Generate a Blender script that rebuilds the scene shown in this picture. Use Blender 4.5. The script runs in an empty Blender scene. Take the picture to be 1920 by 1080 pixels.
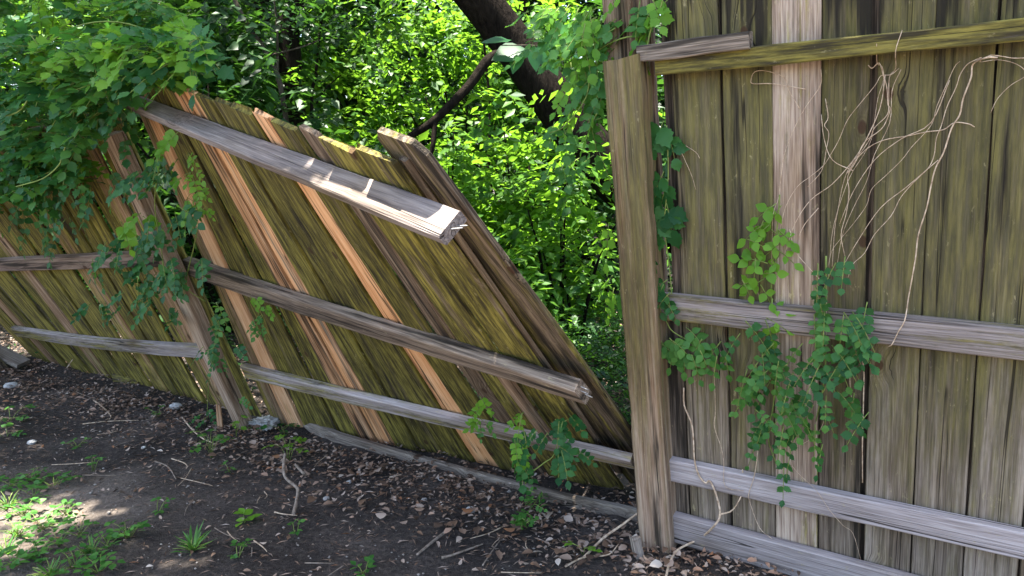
import bpy, math, random
import numpy as np
from mathutils import Vector, Matrix
random.seed(7)
RNG = np.random.default_rng(11)
sc = bpy.context.scene
COL = sc.collection

# ------------------------------------------------------------------ camera, sky, sun, exposure
PITCH, ROLL, CAM_H, FPX = 0.1655, -0.0084, 1.4303, 1400.0
CAM = np.array([0.0, 0.0, CAM_H])
_f = np.array([0, math.cos(PITCH), -math.sin(PITCH)]); _u = np.array([0, math.sin(PITCH), math.cos(PITCH)]); _x = np.array([1.0, 0, 0])
C_R = math.cos(ROLL) * _x + math.sin(ROLL) * _u
C_U = -math.sin(ROLL) * _x + math.cos(ROLL) * _u
C_F = _f
cam_d = bpy.data.cameras.new('camera'); cam = bpy.data.objects.new('camera', cam_d); COL.objects.link(cam)
cam_d.sensor_width = 36.0; cam_d.lens = 36.0 * FPX / 1920.0; cam_d.clip_start = 0.05; cam_d.clip_end = 800
cam.matrix_world = Matrix(((C_R[0], C_U[0], -C_F[0], 0), (C_R[1], C_U[1], -C_F[1], 0), (C_R[2], C_U[2], -C_F[2], CAM_H), (0, 0, 0, 1)))
sc.camera = cam

SUN = Vector((-0.18, -0.03, 0.98)).normalized()
world = bpy.data.worlds.new('World'); sc.world = world; world.use_nodes = True
wn = world.node_tree.nodes; wl = world.node_tree.links
sky = wn.new('ShaderNodeTexSky'); sky.sky_type = 'NISHITA'; sky.sun_disc = False
sky.sun_elevation = math.asin(SUN.z); sky.sun_rotation = math.atan2(SUN.x, SUN.y)
sky.air_density = 1.0; sky.dust_density = 2.0; sky.ozone_density = 1.0
wn['Background'].inputs[1].default_value = 0.11
wl.new(sky.outputs[0], wn['Background'].inputs[0])
sun_d = bpy.data.lights.new('sun', 'SUN'); sun_d.energy = 5.0; sun_d.angle = math.radians(0.53); sun_d.color = (1.0, 0.95, 0.86)
sun = bpy.data.objects.new('sun', sun_d); COL.objects.link(sun)
sun.rotation_euler = SUN.to_track_quat('Z', 'Y').to_euler(); sun.location = (5, 8, 20)
sc.view_settings.view_transform = 'Standard'; sc.view_settings.look = 'None'
sc.view_settings.exposure = 2.75; sc.view_settings.gamma = 1.0
sc.cycles.use_denoising = True
sc.cycles.max_bounces = 8; sc.cycles.diffuse_bounces = 2; sc.cycles.glossy_bounces = 2; sc.cycles.transmission_bounces = 4; sc.cycles.transparent_max_bounces = 4
sc.cycles.caustics_reflective = False; sc.cycles.caustics_refractive = False
sc.cycles.sample_clamp_indirect = 6.0

# ------------------------------------------------------------------ small maths
V = lambda *a: np.array(a, float)
def unit(v): v = np.asarray(v, float); return v / np.linalg.norm(v)
def lerp(a, b, t): return a + (b - a) * t
def ray(px, py): return unit(C_F + C_R * (px - 960) / FPX - C_U * (py - 540) / FPX)
def on_plane(px, py, P, n):
    d = ray(px, py); return CAM + d * (np.dot(np.asarray(P) - CAM, n) / np.dot(d, n))
def on_ground(px, py, z=0.0): return on_plane(px, py, V(0, 0, z), V(0, 0, 1))
def at_y(px, py, y): return on_plane(px, py, V(0, y, 0), V(0, 1, 0))
def hash_h(x, y):
    return (0.014 * np.sin(x * 2.1 + 1.3) * np.cos(y * 1.7 + .4) + 0.009 * np.sin(x * 5.3 + y * 3.1) + 0.006 * np.sin(x * 9.7 - y * 8.3 + 2) + 0.004 * np.sin(x * 21 + y * 17) * np.sin(y * 25 - x * 6))
def gz(x, y): return float(hash_h(x, y))

# ------------------------------------------------------------------ object helpers
def link(name, me, mat=None, parent=None):
    o = bpy.data.objects.new(name, me); COL.objects.link(o)
    if mat is not None and me is not None and not me.materials: me.materials.append(mat)
    if parent is not None: o.parent = parent
    return o
def tag(o, label=None, cat=None, group=None, kind=None):
    if label: o['label'] = label
    if cat: o['category'] = cat
    if group: o['group'] = group
    if kind: o['kind'] = kind
    return o
def empty(name, loc, label, cat, group=None):
    o = bpy.data.objects.new(name, None); COL.objects.link(o); o.location = tuple(loc); o.empty_display_size = 0.1
    return tag(o, label, cat, group)
def place(o, M, root=None):
    """world matrix M for o, child of an unrotated root"""
    if root is not None:
        o.parent = root; M = Matrix.Translation(-Vector(root.location)) @ M
    o.matrix_local = M
def frame(x, y, z, loc):
    return Matrix(((x[0], y[0], z[0], loc[0]), (x[1], y[1], z[1], loc[1]), (x[2], y[2], z[2], loc[2]), (0, 0, 0, 1)))
def mesh(name, verts, faces, smooth=False):
    me = bpy.data.meshes.new(name); me.from_pydata([tuple(map(float, v)) for v in verts], [], faces)
    if smooth: me.polygons.foreach_set('use_smooth', [True] * len(me.polygons))
    me.update(); return me
def np_mesh(name, verts, tris, rnd=None, smooth=False):
    me = bpy.data.meshes.new(name); nv, nt = len(verts), len(tris)
    me.vertices.add(nv); me.vertices.foreach_set('co', np.ascontiguousarray(verts, np.float32).ravel())
    me.loops.add(nt * 3); me.loops.foreach_set('vertex_index', np.ascontiguousarray(tris, np.int32).ravel())
    me.polygons.add(nt); me.polygons.foreach_set('loop_start', np.arange(0, nt * 3, 3, dtype=np.int32))
    if smooth: me.polygons.foreach_set('use_smooth', np.ones(nt, bool))
    if rnd is not None:
        a = me.attributes.new('rnd', 'FLOAT', 'POINT'); a.data.foreach_set('value', np.ascontiguousarray(rnd, np.float32))
    me.update(calc_edges=True); me.validate(); return me

# ------------------------------------------------------------------ materials
class NT:
    def __init__(s, name):
        s.m = bpy.data.materials.new(name); s.m.use_nodes = True; s.t = s.m.node_tree; s.t.nodes.clear()
        s.out = s.t.nodes.new('ShaderNodeOutputMaterial')
    def n(s, typ, ins=None, **kw):
        nd = s.t.nodes.new(typ)
        for k, v in kw.items(): setattr(nd, k, v)
        for k, v in (ins or {}).items(): s.set(nd.inputs[k], v)
        return nd
    def set(s, sock, v):
        if isinstance(v, bpy.types.NodeSocket): s.t.links.new(v, sock)
        elif isinstance(v, (tuple, list)) and len(v) == 3 and sock.type == 'RGBA': sock.default_value = (*v, 1)
        else: sock.default_value = v
    def math(s, op, a, b=None, c=None, clamp=False):
        nd = s.n('ShaderNodeMath', operation=op, use_clamp=clamp); s.set(nd.inputs[0], a)
        if b is not None: s.set(nd.inputs[1], b)
        if c is not None: s.set(nd.inputs[2], c)
        return nd.outputs[0]
    def mix(s, f, a, b, blend='MIX'):
        nd = s.n('ShaderNodeMix', data_type='RGBA', blend_type=blend); s.set(nd.inputs[0], f); s.set(nd.inputs[6], a); s.set(nd.inputs[7], b); return nd.outputs[2]
    def noise(s, vec, scale, detail=3, rough=.55, dist=0.0):
        return s.n('ShaderNodeTexNoise', {'Vector': vec, 'Scale': scale, 'Detail': detail, 'Roughness': rough, 'Distortion': dist}).outputs[0]
    def scale(s, vec, xyz): return s.n('ShaderNodeVectorMath', {0: vec, 1: xyz}, operation='MULTIPLY').outputs[0]
    def add(s, vec, v2): return s.n('ShaderNodeVectorMath', {0: vec, 1: v2}, operation='ADD').outputs[0]
    def ramp(s, f, stops):
        nd = s.n('ShaderNodeValToRGB', {0: f}); cr = nd.color_ramp
        while len(cr.elements) < len(stops): cr.elements.new(0.5)
        for e, (p, c) in zip(cr.elements, stops): e.position = p; e.color = (*c, 1) if len(c) == 3 else c
        return nd.outputs[0]
    def step(s, f, a, b):
        nd = s.n('ShaderNodeMapRange', {0: f, 1: a, 2: b, 3: 0.0, 4: 1.0}, interpolation_type='SMOOTHSTEP'); return nd.outputs[0]
    def bump(s, h, strength, dist): return s.n('ShaderNodeBump', {'Height': h, 'Strength': strength, 'Distance': dist}).outputs[0]

def wood_material(name='weathered_wood', hgrad=False, silver=False, tone=None):
    """weathered fence wood, grain along local Z. object colour: R algae, G black mildew, B fresh orange wood, A silver-pink"""
    w = NT(name)
    tc = w.n('ShaderNodeTexCoord').outputs['Object']; oi = w.n('ShaderNodeObjectInfo')
    rndv = w.n('ShaderNodeCombineXYZ', {0: w.math('MULTIPLY', oi.outputs['Random'], 31.0), 1: w.math('MULTIPLY', oi.outputs['Random'], 17.0), 2: w.math('MULTIPLY', oi.outputs['Random'], 53.0)}).outputs[0]
    P = w.add(tc, rndv)
    sepc = w.n('ShaderNodeSeparateColor', {0: oi.outputs['Color']})
    kR, kG, kB, kA = sepc.outputs[0], sepc.outputs[1], sepc.outputs[2], oi.outputs['Alpha']
    if hgrad:      # algae thrives on the upper, damper half; the foot of the boards is washed silver-pink
        hz = w.math('ADD', w.n('ShaderNodeSeparateXYZ', {0: tc}).outputs[2], w.math('MULTIPLY', w.math('SUBTRACT', w.noise(w.scale(P, (9, 9, .8)), 1.0, 2), .5), .7))
        hi = w.step(hz, .1, 1.3); kR = w.math('MULTIPLY', kR, w.math('ADD', w.math('MULTIPLY', hi, .60), .45)); kA = w.math('MULTIPLY', kA, w.math('SUBTRACT', 1.0, w.math('MULTIPLY', hi, .85))); kG = w.math('ADD', kG, w.math('MULTIPLY', w.step(hz, 1.75, 1.95), .30))
    # knots bend the grain
    sx = w.n('ShaderNodeSeparateXYZ', {0: P})
    vk = w.n('ShaderNodeTexVoronoi', {'Vector': w.n('ShaderNodeCombineXYZ', {0: w.math('MULTIPLY', sx.outputs[0], 4.2), 1: w.math('MULTIPLY', sx.outputs[2], 2.6), 2: 0.0}).outputs[0], 'Scale': 1.0}, feature='F1', voronoi_dimensions='2D')
    kd = w.math('ADD', vk.outputs['Distance'], w.math('MULTIPLY', w.step(w.n('ShaderNodeSeparateColor', {0: vk.outputs['Color']}).outputs[0], .38, .40), 1.0))      # most cells carry no knot
    kd = w.math('ADD', kd, w.math('MULTIPLY', w.math('SUBTRACT', w.noise(w.scale(P, (60, 60, 60)), 1.0, 2), .5), .03))
    knot_in = w.math('SUBTRACT', 1.0, w.step(kd, 0.035, 0.065)); knot_ring = w.math('SUBTRACT', 1.0, w.step(kd, 0.05, 0.26))
    knot_halo = w.math('MULTIPLY', w.math('SUBTRACT', 1.0, w.step(kd, 0.06, 0.15)), w.math('ADD', w.math('MULTIPLY', w.math('SINE', w.math('MULTIPLY', kd, 190.0)), .5), .5))
    wob = w.noise(w.scale(P, (3, 3, 1.1)), 1.0, 2)
    Pd = w.add(P, w.n('ShaderNodeCombineXYZ', {0: w.math('ADD', w.math('MULTIPLY', knot_ring, 0.022), w.math('MULTIPLY', wob, 0.010)), 1: 0.0, 2: 0.0}).outputs[0])
    g1 = w.noise(w.scale(Pd, (95, 95, 2.2)), 1.0, 4, .6)
    g2 = w.noise(w.scale(Pd, (28, 28, 0.9)), 1.0, 3, .55)
    g3 = w.noise(w.scale(Pd, (260, 260, 9)), 1.0, 2, .5)
    grain = w.math('ADD', w.math('ADD', w.math('MULTIPLY', g1, .40), w.math('MULTIPLY', g2, .28)), w.math('MULTIPLY', g3, .32))
    grey = w.ramp(grain, [(.40, (.038, .026, .016)), (.5, (.118, .084, .056)), (.60, (.235, .180, .125))])
    pink = w.ramp(grain, [(.37, (.118, .092, .074)), (.5, (.262, .218, .180)), (.64, (.44, .385, .325))])
    if silver: pink = w.ramp(grain, [(.34, (.155, .125, .118)), (.47, (.33, .29, .285)), (.66, (.50, .46, .46))])
    big = w.noise(w.scale(P, (5, 5, 1.2)), 1.0, 3, .6)
    base = w.mix(w.math('MULTIPLY', kA, w.step(big, .25, .55)), grey, pink)
    fresh = w.ramp(grain, [(.34, (.36, .13, .045)), (.48, (.66, .33, .145)), (.66, (.82, .54, .31))])
    base = w.mix(w.math('MULTIPLY', kB, w.step(w.noise(w.scale(P, (22, 22, .8)), 1.0, 2), .26, .42)), base, fresh)
    # pale weather scabs
    scab = w.step(w.noise(w.scale(P, (70, 70, 28)), 1.0, 5, .7), .60, .68)
    scab2 = w.math('MULTIPLY', scab, w.step(w.noise(P, 7.0, 2), .45, .6))
    # algae in streaks and blooms
    mo = w.math('ADD', w.math('ADD', w.math('MULTIPLY', w.noise(w.scale(P, (12, 12, 1.5)), 1.0, 5, .64), .46), w.math('MULTIPLY', w.noise(w.scale(P, (46, 46, 1.0)), 1.0, 3, .6), .36)), w.math('MULTIPLY', w.noise(w.scale(P, (100, 100, 30)), 1.0, 5, .7), .18))
    mth = w.math('SUBTRACT', .74, w.math('MULTIPLY', kR, .40))
    mm = w.n('ShaderNodeMapRange', {0: w.math('SUBTRACT', mo, mth), 1: (-.16 if hgrad else -.06), 2: (.16 if hgrad else .09), 3: 0.0, 4: (.80 if hgrad else .90)}, interpolation_type='SMOOTHSTEP').outputs[0]
    mcol = w.ramp(w.noise(w.scale(P, (60, 60, 6)), 1.0, 5, .66), [(.38, (.030, .025, .006)), (.5, (.112, .096, .015)), (.63, (.25, .212, .040))])
    mcol = w.mix(.6, mcol, (.078, .077, .035)) if hgrad else mcol
    base = w.mix(mm, base, mcol)
    base = w.mix(w.math('MULTIPLY', scab2, .55), base, (.36, .31, .17))
    # black mildew running with the grain
    dk = w.math('ADD', w.math('MULTIPLY', w.noise(w.scale(w.add(P, (7.3, 2.2, 9.1)), (17, 17, .75)), 1.0, 4, .6), .7), w.math('MULTIPLY', w.noise(w.scale(P, (70, 70, 3.5)), 1.0, 3, .6), .3))
    dth = w.math('SUBTRACT', .72, w.math('MULTIPLY', kG, .36))
    dm = w.n('ShaderNodeMapRange', {0: w.math('SUBTRACT', dk, dth), 1: -.03, 2: .09, 3: 0.0, 4: .92}, interpolation_type='SMOOTHSTEP').outputs[0]
    base = w.mix(dm, base, (.014, .011, .008))
    # knots and checks
    base = w.mix(w.math('MULTIPLY', knot_halo, .35), base, (.05, .032, .018)); base = w.mix(w.math('MULTIPLY', knot_in, .85), base, (.050, .022, .011))
    ck = w.math('ABSOLUTE', w.math('SUBTRACT', w.noise(w.scale(Pd, (19, 19, .28)), 1.0, 2, .5), .5))
    crack = w.math('MULTIPLY', w.math('SUBTRACT', 1.0, w.step(ck, .0025, .008)), w.step(w.noise(w.scale(P, (6, 6, 2.4)), 1.0, 1), .44, .54))
    base = w.mix(w.math('MULTIPLY', crack, .85), base, (.012, .009, .006))
    base = w.mix(1.0, base, w.n('ShaderNodeCombineColor', {k: w.math('ADD', w.math('MULTIPLY', w.math('FRACT', w.math('MULTIPLY', oi.outputs['Random'], 91.7)), (.0 if tone else .34 if hgrad else .5)), (tone or (.64 if hgrad else .74))) for k in (0, 1, 2)}).outputs[0], 'MULTIPLY')
    h = w.math('SUBTRACT', w.math('ADD', w.math('MULTIPLY', grain, 1.0), w.math('MULTIPLY', g3, .3)), w.math('MULTIPLY', crack, .9))
    bs = w.n('ShaderNodeBsdfPrincipled', {'Base Color': base, 'Roughness': .86, 'Normal': w.bump(h, .75, .006)}); bs.inputs['Specular IOR Level'].default_value = .22
    w.t.links.new(bs.outputs[0], w.out.inputs[0]); return w.m

def leaf_material(name, c0, c1, tr, trans=.42, rough=.45, spec=.22):
    w = NT(name); oi = w.n('ShaderNodeObjectInfo'); at = w.n('ShaderNodeAttribute', attribute_name='rnd')
    f = w.math('FRACT', w.math('ADD', at.outputs['Fac'], oi.outputs['Random']))
    col = w.mix(f, c0, c1)
    tcol = w.mix(f, tuple(x * .7 for x in tr), tr)
    bs = w.n('ShaderNodeBsdfPrincipled', {'Base Color': col, 'Roughness': rough}); bs.inputs['Specular IOR Level'].default_value = spec
    tl = w.n('ShaderNodeBsdfTranslucent', {'Color': tcol})
    mx = w.n('ShaderNodeMixShader', {0: trans, 1: bs.outputs[0], 2: tl.outputs[0]})
    w.t.links.new(mx.outputs[0], w.out.inputs[0]); return w.m

def plain(name, c0, c1, scale=30, rough=.8, bump=.3, bdist=.004, spec=.25, metal=0):
    w = NT(name); tc = w.n('ShaderNodeTexCoord').outputs['Object']; oi = w.n('ShaderNodeObjectInfo')
    P = w.add(tc, w.n('ShaderNodeCombineXYZ', {0: w.math('MULTIPLY', oi.outputs['Random'], 40.0), 1: 0.0, 2: 0.0}).outputs[0])
    nz = w.noise(P, scale, 5, .6)
    bs = w.n('ShaderNodeBsdfPrincipled', {'Base Color': w.ramp(nz, [(.32, c0), (.68, c1)]), 'Roughness': rough, 'Metallic': metal, 'Normal': w.bump(nz, bump, bdist)})
    bs.inputs['Specular IOR Level'].default_value = spec
    w.t.links.new(bs.outputs[0], w.out.inputs[0]); return w.m

def litter_material():
    w = NT('dry_leaf'); oi = w.n('ShaderNodeObjectInfo'); at = w.n('ShaderNodeAttribute', attribute_name='rnd')
    f = w.math('FRACT', w.math('ADD', at.outputs['Fac'], oi.outputs['Random']))
    col = w.ramp(f, [(0, (.06, .038, .026)), (.3, (.14, .082, .05)), (.55, (.23, .155, .11)), (.8, (.32, .25, .20)), (.93, (.24, .10, .04)), (1, (.42, .36, .30))])
    bs = w.n('ShaderNodeBsdfPrincipled', {'Base Color': col, 'Roughness': .7}); bs.inputs['Specular IOR Level'].default_value = .3
    w.t.links.new(bs.outputs[0], w.out.inputs[0]); return w.m

def soil_material():
    w = NT('soil'); P = w.n('ShaderNodeTexCoord').outputs['Object']
    a = w.noise(P, 2.1, 6, .62); b = w.noise(P, 55, 5, .7); c = w.noise(P, 210, 3, .6)
    col = w.ramp(w.math('ADD', w.math('MULTIPLY', a, .5), w.math('MULTIPLY', b, .5)), [(.36, (.020, .0165, .0145)), (.5, (.056, .046, .040)), (.64, (.125, .102, .087))])
    sp = w.n('ShaderNodeTexVoronoi', {'Vector': P, 'Scale': 120.0}, feature='F1')
    speck = w.math('MULTIPLY', w.math('SUBTRACT', 1.0, w.step(sp.outputs['Distance'], .12, .26)), w.step(w.n('ShaderNodeSeparateColor', {0: sp.outputs['Color']}).outputs[0], .72, .76))
    col = w.mix(w.math('MULTIPLY', speck, .8), col, (.17, .14, .115))
    yy = w.math('ADD', w.n('ShaderNodeSeparateXYZ', {0: P}).outputs[1], w.math('MULTIPLY', w.math('SUBTRACT', w.noise(P, 1.3, 4), .5), 1.4))
    xx = w.math('ADD', w.n('ShaderNodeSeparateXYZ', {0: P}).outputs[0], w.math('MULTIPLY', yy, -.35))
    sandy_bounce = w.math('MAXIMUM', w.math('SUBTRACT', 1.0, w.step(yy, 1.5, 2.3)), w.math('MULTIPLY', w.math('SUBTRACT', 1.0, w.step(xx, -3.0, -2.3)), w.math('SUBTRACT', 1.0, w.step(yy, 2.9, 3.5))))
    col = w.mix(sandy_bounce, col, w.ramp(w.math('ADD', w.math('MULTIPLY', a, .5), w.math('MULTIPLY', b, .5)), [(.36, (.085, .068, .056)), (.5, (.165, .135, .112)), (.64, (.27, .22, .185))]))   # dry pale soil at left, and added near the camera to bounce light up
    h = w.math('ADD', w.math('ADD', b, w.math('MULTIPLY', c, .5)), w.math('MULTIPLY', speck, .25))
    bs = w.n('ShaderNodeBsdfPrincipled', {'Base Color': col, 'Roughness': .92, 'Normal': w.bump(h, 1.0, .018)}); bs.inputs['Specular IOR Level'].default_value = .15
    w.t.links.new(bs.outputs[0], w.out.inputs[0]); return w.m

def bark_material(name, c0, c1):
    w = NT(name); P = w.n('ShaderNodeTexCoord').outputs['Object']
    a = w.noise(w.scale(P, (34, 34, 7)), 1.0, 5, .65); b = w.noise(P, 5.0, 3)
    col = w.ramp(w.math('ADD', w.math('MULTIPLY', a, .7), w.math('MULTIPLY', b, .3)), [(.35, c0), (.65, c1)])
    bs = w.n('ShaderNodeBsdfPrincipled', {'Base Color': col, 'Roughness': .9, 'Normal': w.bump(a, 1.0, .03)}); bs.inputs['Specular IOR Level'].default_value = .04
    w.t.links.new(bs.outputs[0], w.out.inputs[0]); return w.m

M_WOOD = wood_material(); M_WOOD_H = wood_material('weathered_fence_board', True); M_RAIL = wood_material('silvered_rail', silver=True); M_POST = wood_material('weathered_post', True, tone=1.0)
M_SOIL = soil_material(); M_LITTER = litter_material()
M_LEAF = leaf_material('creeper_leaf', (.009, .058, .016), (.036, .125, .028), (.12, .36, .04), .30)
M_LEAF_Y = leaf_material('young_leaf', (.085, .22, .018), (.14, .30, .028), (.32, .58, .05), .45)
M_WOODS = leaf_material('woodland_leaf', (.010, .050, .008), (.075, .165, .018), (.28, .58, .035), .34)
M_WOODS_SHADE = leaf_material('shaded_woodland_leaf', (.004, .018, .005), (.020, .060, .011), (.11, .30, .03), .20)  # darker copy of the woodland leaf, the shade of the thicket put into its colour
M_WEED = leaf_material('weed_leaf', (.030, .115, .022), (.080, .200, .040), (.20, .46, .05), .35)
M_STEM = plain('dry_vine', (.24, .16, .10), (.60, .47, .34), 60, .8, .4, .002)
M_STEM_G = plain('green_stem', (.10, .15, .03), (.20, .25, .06), 40, .7, .2, .002)
M_TWIG = plain('twig', (.10, .075, .055), (.30, .24, .19), 50, .85, .4, .002)
M_BARK = bark_material('dark_bark', (.004, .003, .0025), (.020, .015, .011))
M_BARK2 = bark_material('grey_bark', (.035, .030, .022), (.12, .10, .075))
M_STONE = plain('pale_stone', (.22, .21, .20), (.50, .49, .46), 45, .9, .6, .006)
M_PEBBLE = plain('pebble', (.12, .10, .085), (.36, .32, .28), 30, .85, .3, .003)
M_NAIL = plain('nail_steel', (.16, .15, .14), (.42, .41, .40), 200, .5, .05, .001, .5, .8)
M_CLEAN = plain('unweathered_wood', (.50, .38, .26), (.66, .53, .39), 120, .8, .2, .001)

# ------------------------------------------------------------------ ground
def ground():
    n = 330; s = np.linspace(-1, 1, n)
    gx = np.sinh(s * 4.6) / math.sinh(4.6) * 130 - .6; gy = np.sinh(s * 4.6) / math.sinh(4.6) * 130 + 2.6
    X, Y = np.meshgrid(gx, gy); Z = hash_h(X, Y)
    Z += RNG.normal(0, .0035, Z.shape) * (np.hypot(X + .6, Y - 2.6) < 5)
    v = np.stack([X.ravel(), Y.ravel(), Z.ravel()], 1)
    i = np.arange(n * n).reshape(n, n); a, b, c, d = i[:-1, :-1].ravel(), i[:-1, 1:].ravel(), i[1:, 1:].ravel(), i[1:, :-1].ravel()
    me = np_mesh('ground', v, np.concatenate([np.stack([a, b, c], 1), np.stack([a, c, d], 1)]), smooth=True)
    tag(link('ground', me, M_SOIL), kind='structure')
ground()

# ------------------------------------------------------------------ boards
def board_mesh(name, w, th, L, ear=0.0, segs=12, bow=0.0, ragged=0.0, ch=.003, tl=0.0, tr=0.0, edge=.0016, tw=(0.0, 0.0)):
    """board along +Z from 0 to L, x width, y thickness (front is -y)"""
    rg = np.random.default_rng(random.randrange(1 << 30)); vs = []; fs = []
    zs = list(np.linspace(0, L - max(ear, .004), segs)) + [L]
    ph = rg.uniform(0, 6, 4)
    for k, z in enumerate(zs):
        el = edge * (math.sin(z * 9 + ph[0]) + math.sin(z * 23 + ph[1])); er = edge * (math.sin(z * 8 + ph[2]) + math.sin(z * 27 + ph[3]))
        x0, x1 = -w / 2 + el, w / 2 + er; last = k == len(zs) - 1
        if last and ear: x0 += ear * .9; x1 -= ear * .9
        yo = bow * math.sin(math.pi * z / L)
        h = th / 2
        ring = [(x0 + ch, yo - h), (x1 - ch, yo - h), (x1, yo - h + ch), (x1, yo + h - ch), (x1 - ch, yo + h), (x0 + ch, yo + h), (x0, yo + h - ch), (x0, yo - h + ch)]
        for j, (x, y) in enumerate(ring):
            zz = z
            if last: zz += lerp(tl, tr, (x + w / 2) / w) + (rg.uniform(-ragged, ragged) if ragged else 0)
            if k == 0 and ragged: zz += rg.uniform(-.01, .01)
            an = lerp(tw[0], tw[1], z / L); vs.append((x * math.cos(an) - y * math.sin(an), x * math.sin(an) + y * math.cos(an), zz))
    n = 8
    for k in range(len(zs) - 1):
        for j in range(n):
            a, b = k * n + j, k * n + (j + 1) % n; fs.append((a, b, b + n, a + n))
    fs.append(tuple(range(n - 1, -1, -1))); m = (len(zs) - 1) * n; fs.append(tuple(range(m, m + n)))
    return mesh(name, vs, fs)
def put_board(name, root, P, x, z, w, th, L, col, mat=None, **kw):
    """P: world point of the board's foot on its axis; x: width direction; z: length direction"""
    z = unit(z); x = unit(np.asarray(x) - np.dot(x, z) * z); y = np.cross(z, x)
    o = link(name, board_mesh(name, w, th, L, **kw), mat or M_WOOD); o.color = col
    place(o, frame(x, y, z, P), root); return o
def nail(root, rail_o, P, d, L=.05, r=.0022):
    d = unit(d); a = unit(np.cross(d, V(.3, .5, .8))); b = np.cross(d, a); vs = []; fs = []; n = 6
    for z, q in ((0, r), (L * .8, r), (L, r * .2)):
        for k in range(n): vs.append(a * q * math.cos(k * 1.0472) + b * q * math.sin(k * 1.0472) + d * z)
    for j in range(2):
        for k in range(n): fs.append((j * n + k, j * n + (k + 1) % n, j * n + n + (k + 1) % n, j * n + n + k))
    fs.append(tuple(range(2 * n, 3 * n)))
    o = link('nail', mesh('nail', vs, fs, True), M_NAIL); o.parent = rail_o; o.matrix_basis = (Matrix.Translation(Vector(root.location)) @ rail_o.matrix_basis).inverted() @ Matrix.Translation(Vector(P)); return o
rv = lambda a, b: random.uniform(a, b)
def twist_of(x, z, a, b):
    '''angles that turn width direction x (about z) to tangents a (foot) and b (head)'''
    z = unit(z); x = unit(x - np.dot(x, z) * z); y = np.cross(z, x); return (math.atan2(np.dot(a, y), np.dot(a, x)), math.atan2(np.dot(b, y), np.dot(b, x)))

# ---- right-hand panel, upright with a slight forward lean
P1 = V(.5569, 2.7006, 0); DC = V(math.cos(.5374), -math.sin(.5374), 0); UC = unit(V(-.0913, -.0994, .9908))
NC = unit(np.cross(DC, UC))             # towards the garden
def c_pt(t, s, n=0.0): return P1 + DC * t + UC * s + NC * n
def c_px(px, py, n=0.0): return on_plane(px, py, P1 + NC * n, NC)
panel_c = empty('board_fence', P1 + DC * .7, 'standing mossy board fence panel to the right of the tall square post', 'fence')
tb = [.062, .1316, .2881, .4421, .5818, .7193, .8656, 1.0099, 1.155, 1.305, 1.46, 1.61, 1.76, 1.91, 2.06, 2.21, 2.36]
ccol = [(.45, .55, 0, .5), (.88, .44, 0, .5), (.96, .42, 0, .4), (.46, .36, .06, .62), (.76, .58, 0, .4), (.92, .44, 0, .7), (.90, .44, 0, .7), (.82, .42, 0, .8)]
for i in range(len(tb) - 1):
    t0, t1 = tb[i], tb[i + 1]
    g0, g1 = (rv(.0015, .004), rv(.0015, .004))
    if i == 4: g1 = .009
    if i == 5: g0 = .007
    low = -.02
    top = 2.16 + rv(-.03, .02)
    if i == 0: top = .96; low = -.02                      # a short filler board low down behind the post
    w = t1 - t0 - g0 - g1
    put_board('picket', panel_c, c_pt((t0 + g0 + t1 - g1) / 2, low, -.011 - rv(0, .005)), DC, UC + DC * rv(-.002, .002), w, .019, top - low, ccol[min(i, 7)] if i < 8 else (rv(.35, .6), rv(.3, .6), 0, rv(.3, .7)),
              ear=.03, bow=rv(-.004, .004), edge=.0008, mat=M_WOOD if i == 3 else M_WOOD_H)
for t in tb[1:-1]: put_board('batten', panel_c, c_pt(t, 0, -.038), DC, UC, .07, .018, 2.1, (.3, .7, 0, .2), segs=4)
# rails: lower, middle (on edge), top (thinner, rising to the right)
def rail(root, A, B, up, w, d, col, bow=0.0, segs=14, name='rail', **kw):
    z = B - A; L = np.linalg.norm(z); z = z / L; x = unit(up - np.dot(up, z) * z)
    return put_board(name, root, A, x, z, w, d, L, col, segs=segs, bow=bow, ch=.004, edge=.0012, mat=M_RAIL, **kw)
def twist_rail(root, pts, ups, w, d, col, name='rail', wob=.0015):
    '''rail lofted through pts; w is measured along ups, d across'''
    n = len(pts); A, B = pts[0], pts[-1]; z = unit(B - A); um = ups[n // 2]; x = unit(um - np.dot(um, z) * z); y = np.cross(z, x); vs = []; fs = []; c = .004
    for p, u in zip(pts, ups):
        xx = unit(u - np.dot(u, z) * z); yy = np.cross(z, xx); q = p - A
        e = [rv(-wob, wob) for _ in range(4)]
        for a, b in ((-w / 2 + c, -d / 2 + e[0]), (w / 2 - c, -d / 2 + e[0]), (w / 2 + e[1], -d / 2 + c), (w / 2 + e[1], d / 2 - c), (w / 2 - c, d / 2 + e[2]), (-w / 2 + c, d / 2 + e[2]), (-w / 2 + e[3], d / 2 - c), (-w / 2 + e[3], -d / 2 + c)):
            g = q + xx * a + yy * b; vs.append((np.dot(g, x), np.dot(g, y), np.dot(g, z)))
    for k in range(n - 1):
        for j in range(8): a, b = k * 8 + j, k * 8 + (j + 1) % 8; fs.append((a, b, b + 8, a + 8))
    fs.append(tuple(range(7, -1, -1))); fs.append(tuple(range((n - 1) * 8, n * 8)))
    o = link(name, mesh(name, vs, fs), M_RAIL); o.color = col; place(o, frame(x, y, z, A), root); return o
rail(panel_c, c_pt(.058, .318, .020), c_pt(2.40, .300, .020), UC, .089, .038, (.12, .02, 0, 1.0))
rail(panel_c, c_pt(.050, .948, .020), c_pt(2.40, .925, .020), UC, .092, .040, (.55, .26, .0, .60))
rail(panel_c, c_pt(.100, 1.748, .028), c_pt(2.40, 1.805, .028), UC, .056, .056, (1.0, .20, 0, .3))
put_board('rail_offcut', panel_c, c_pt(.050, 1.790, .052), UC, DC + UC * .045, .050, .05, .345, (.40, .62, 0, .55), segs=6, ch=.004)
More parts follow.
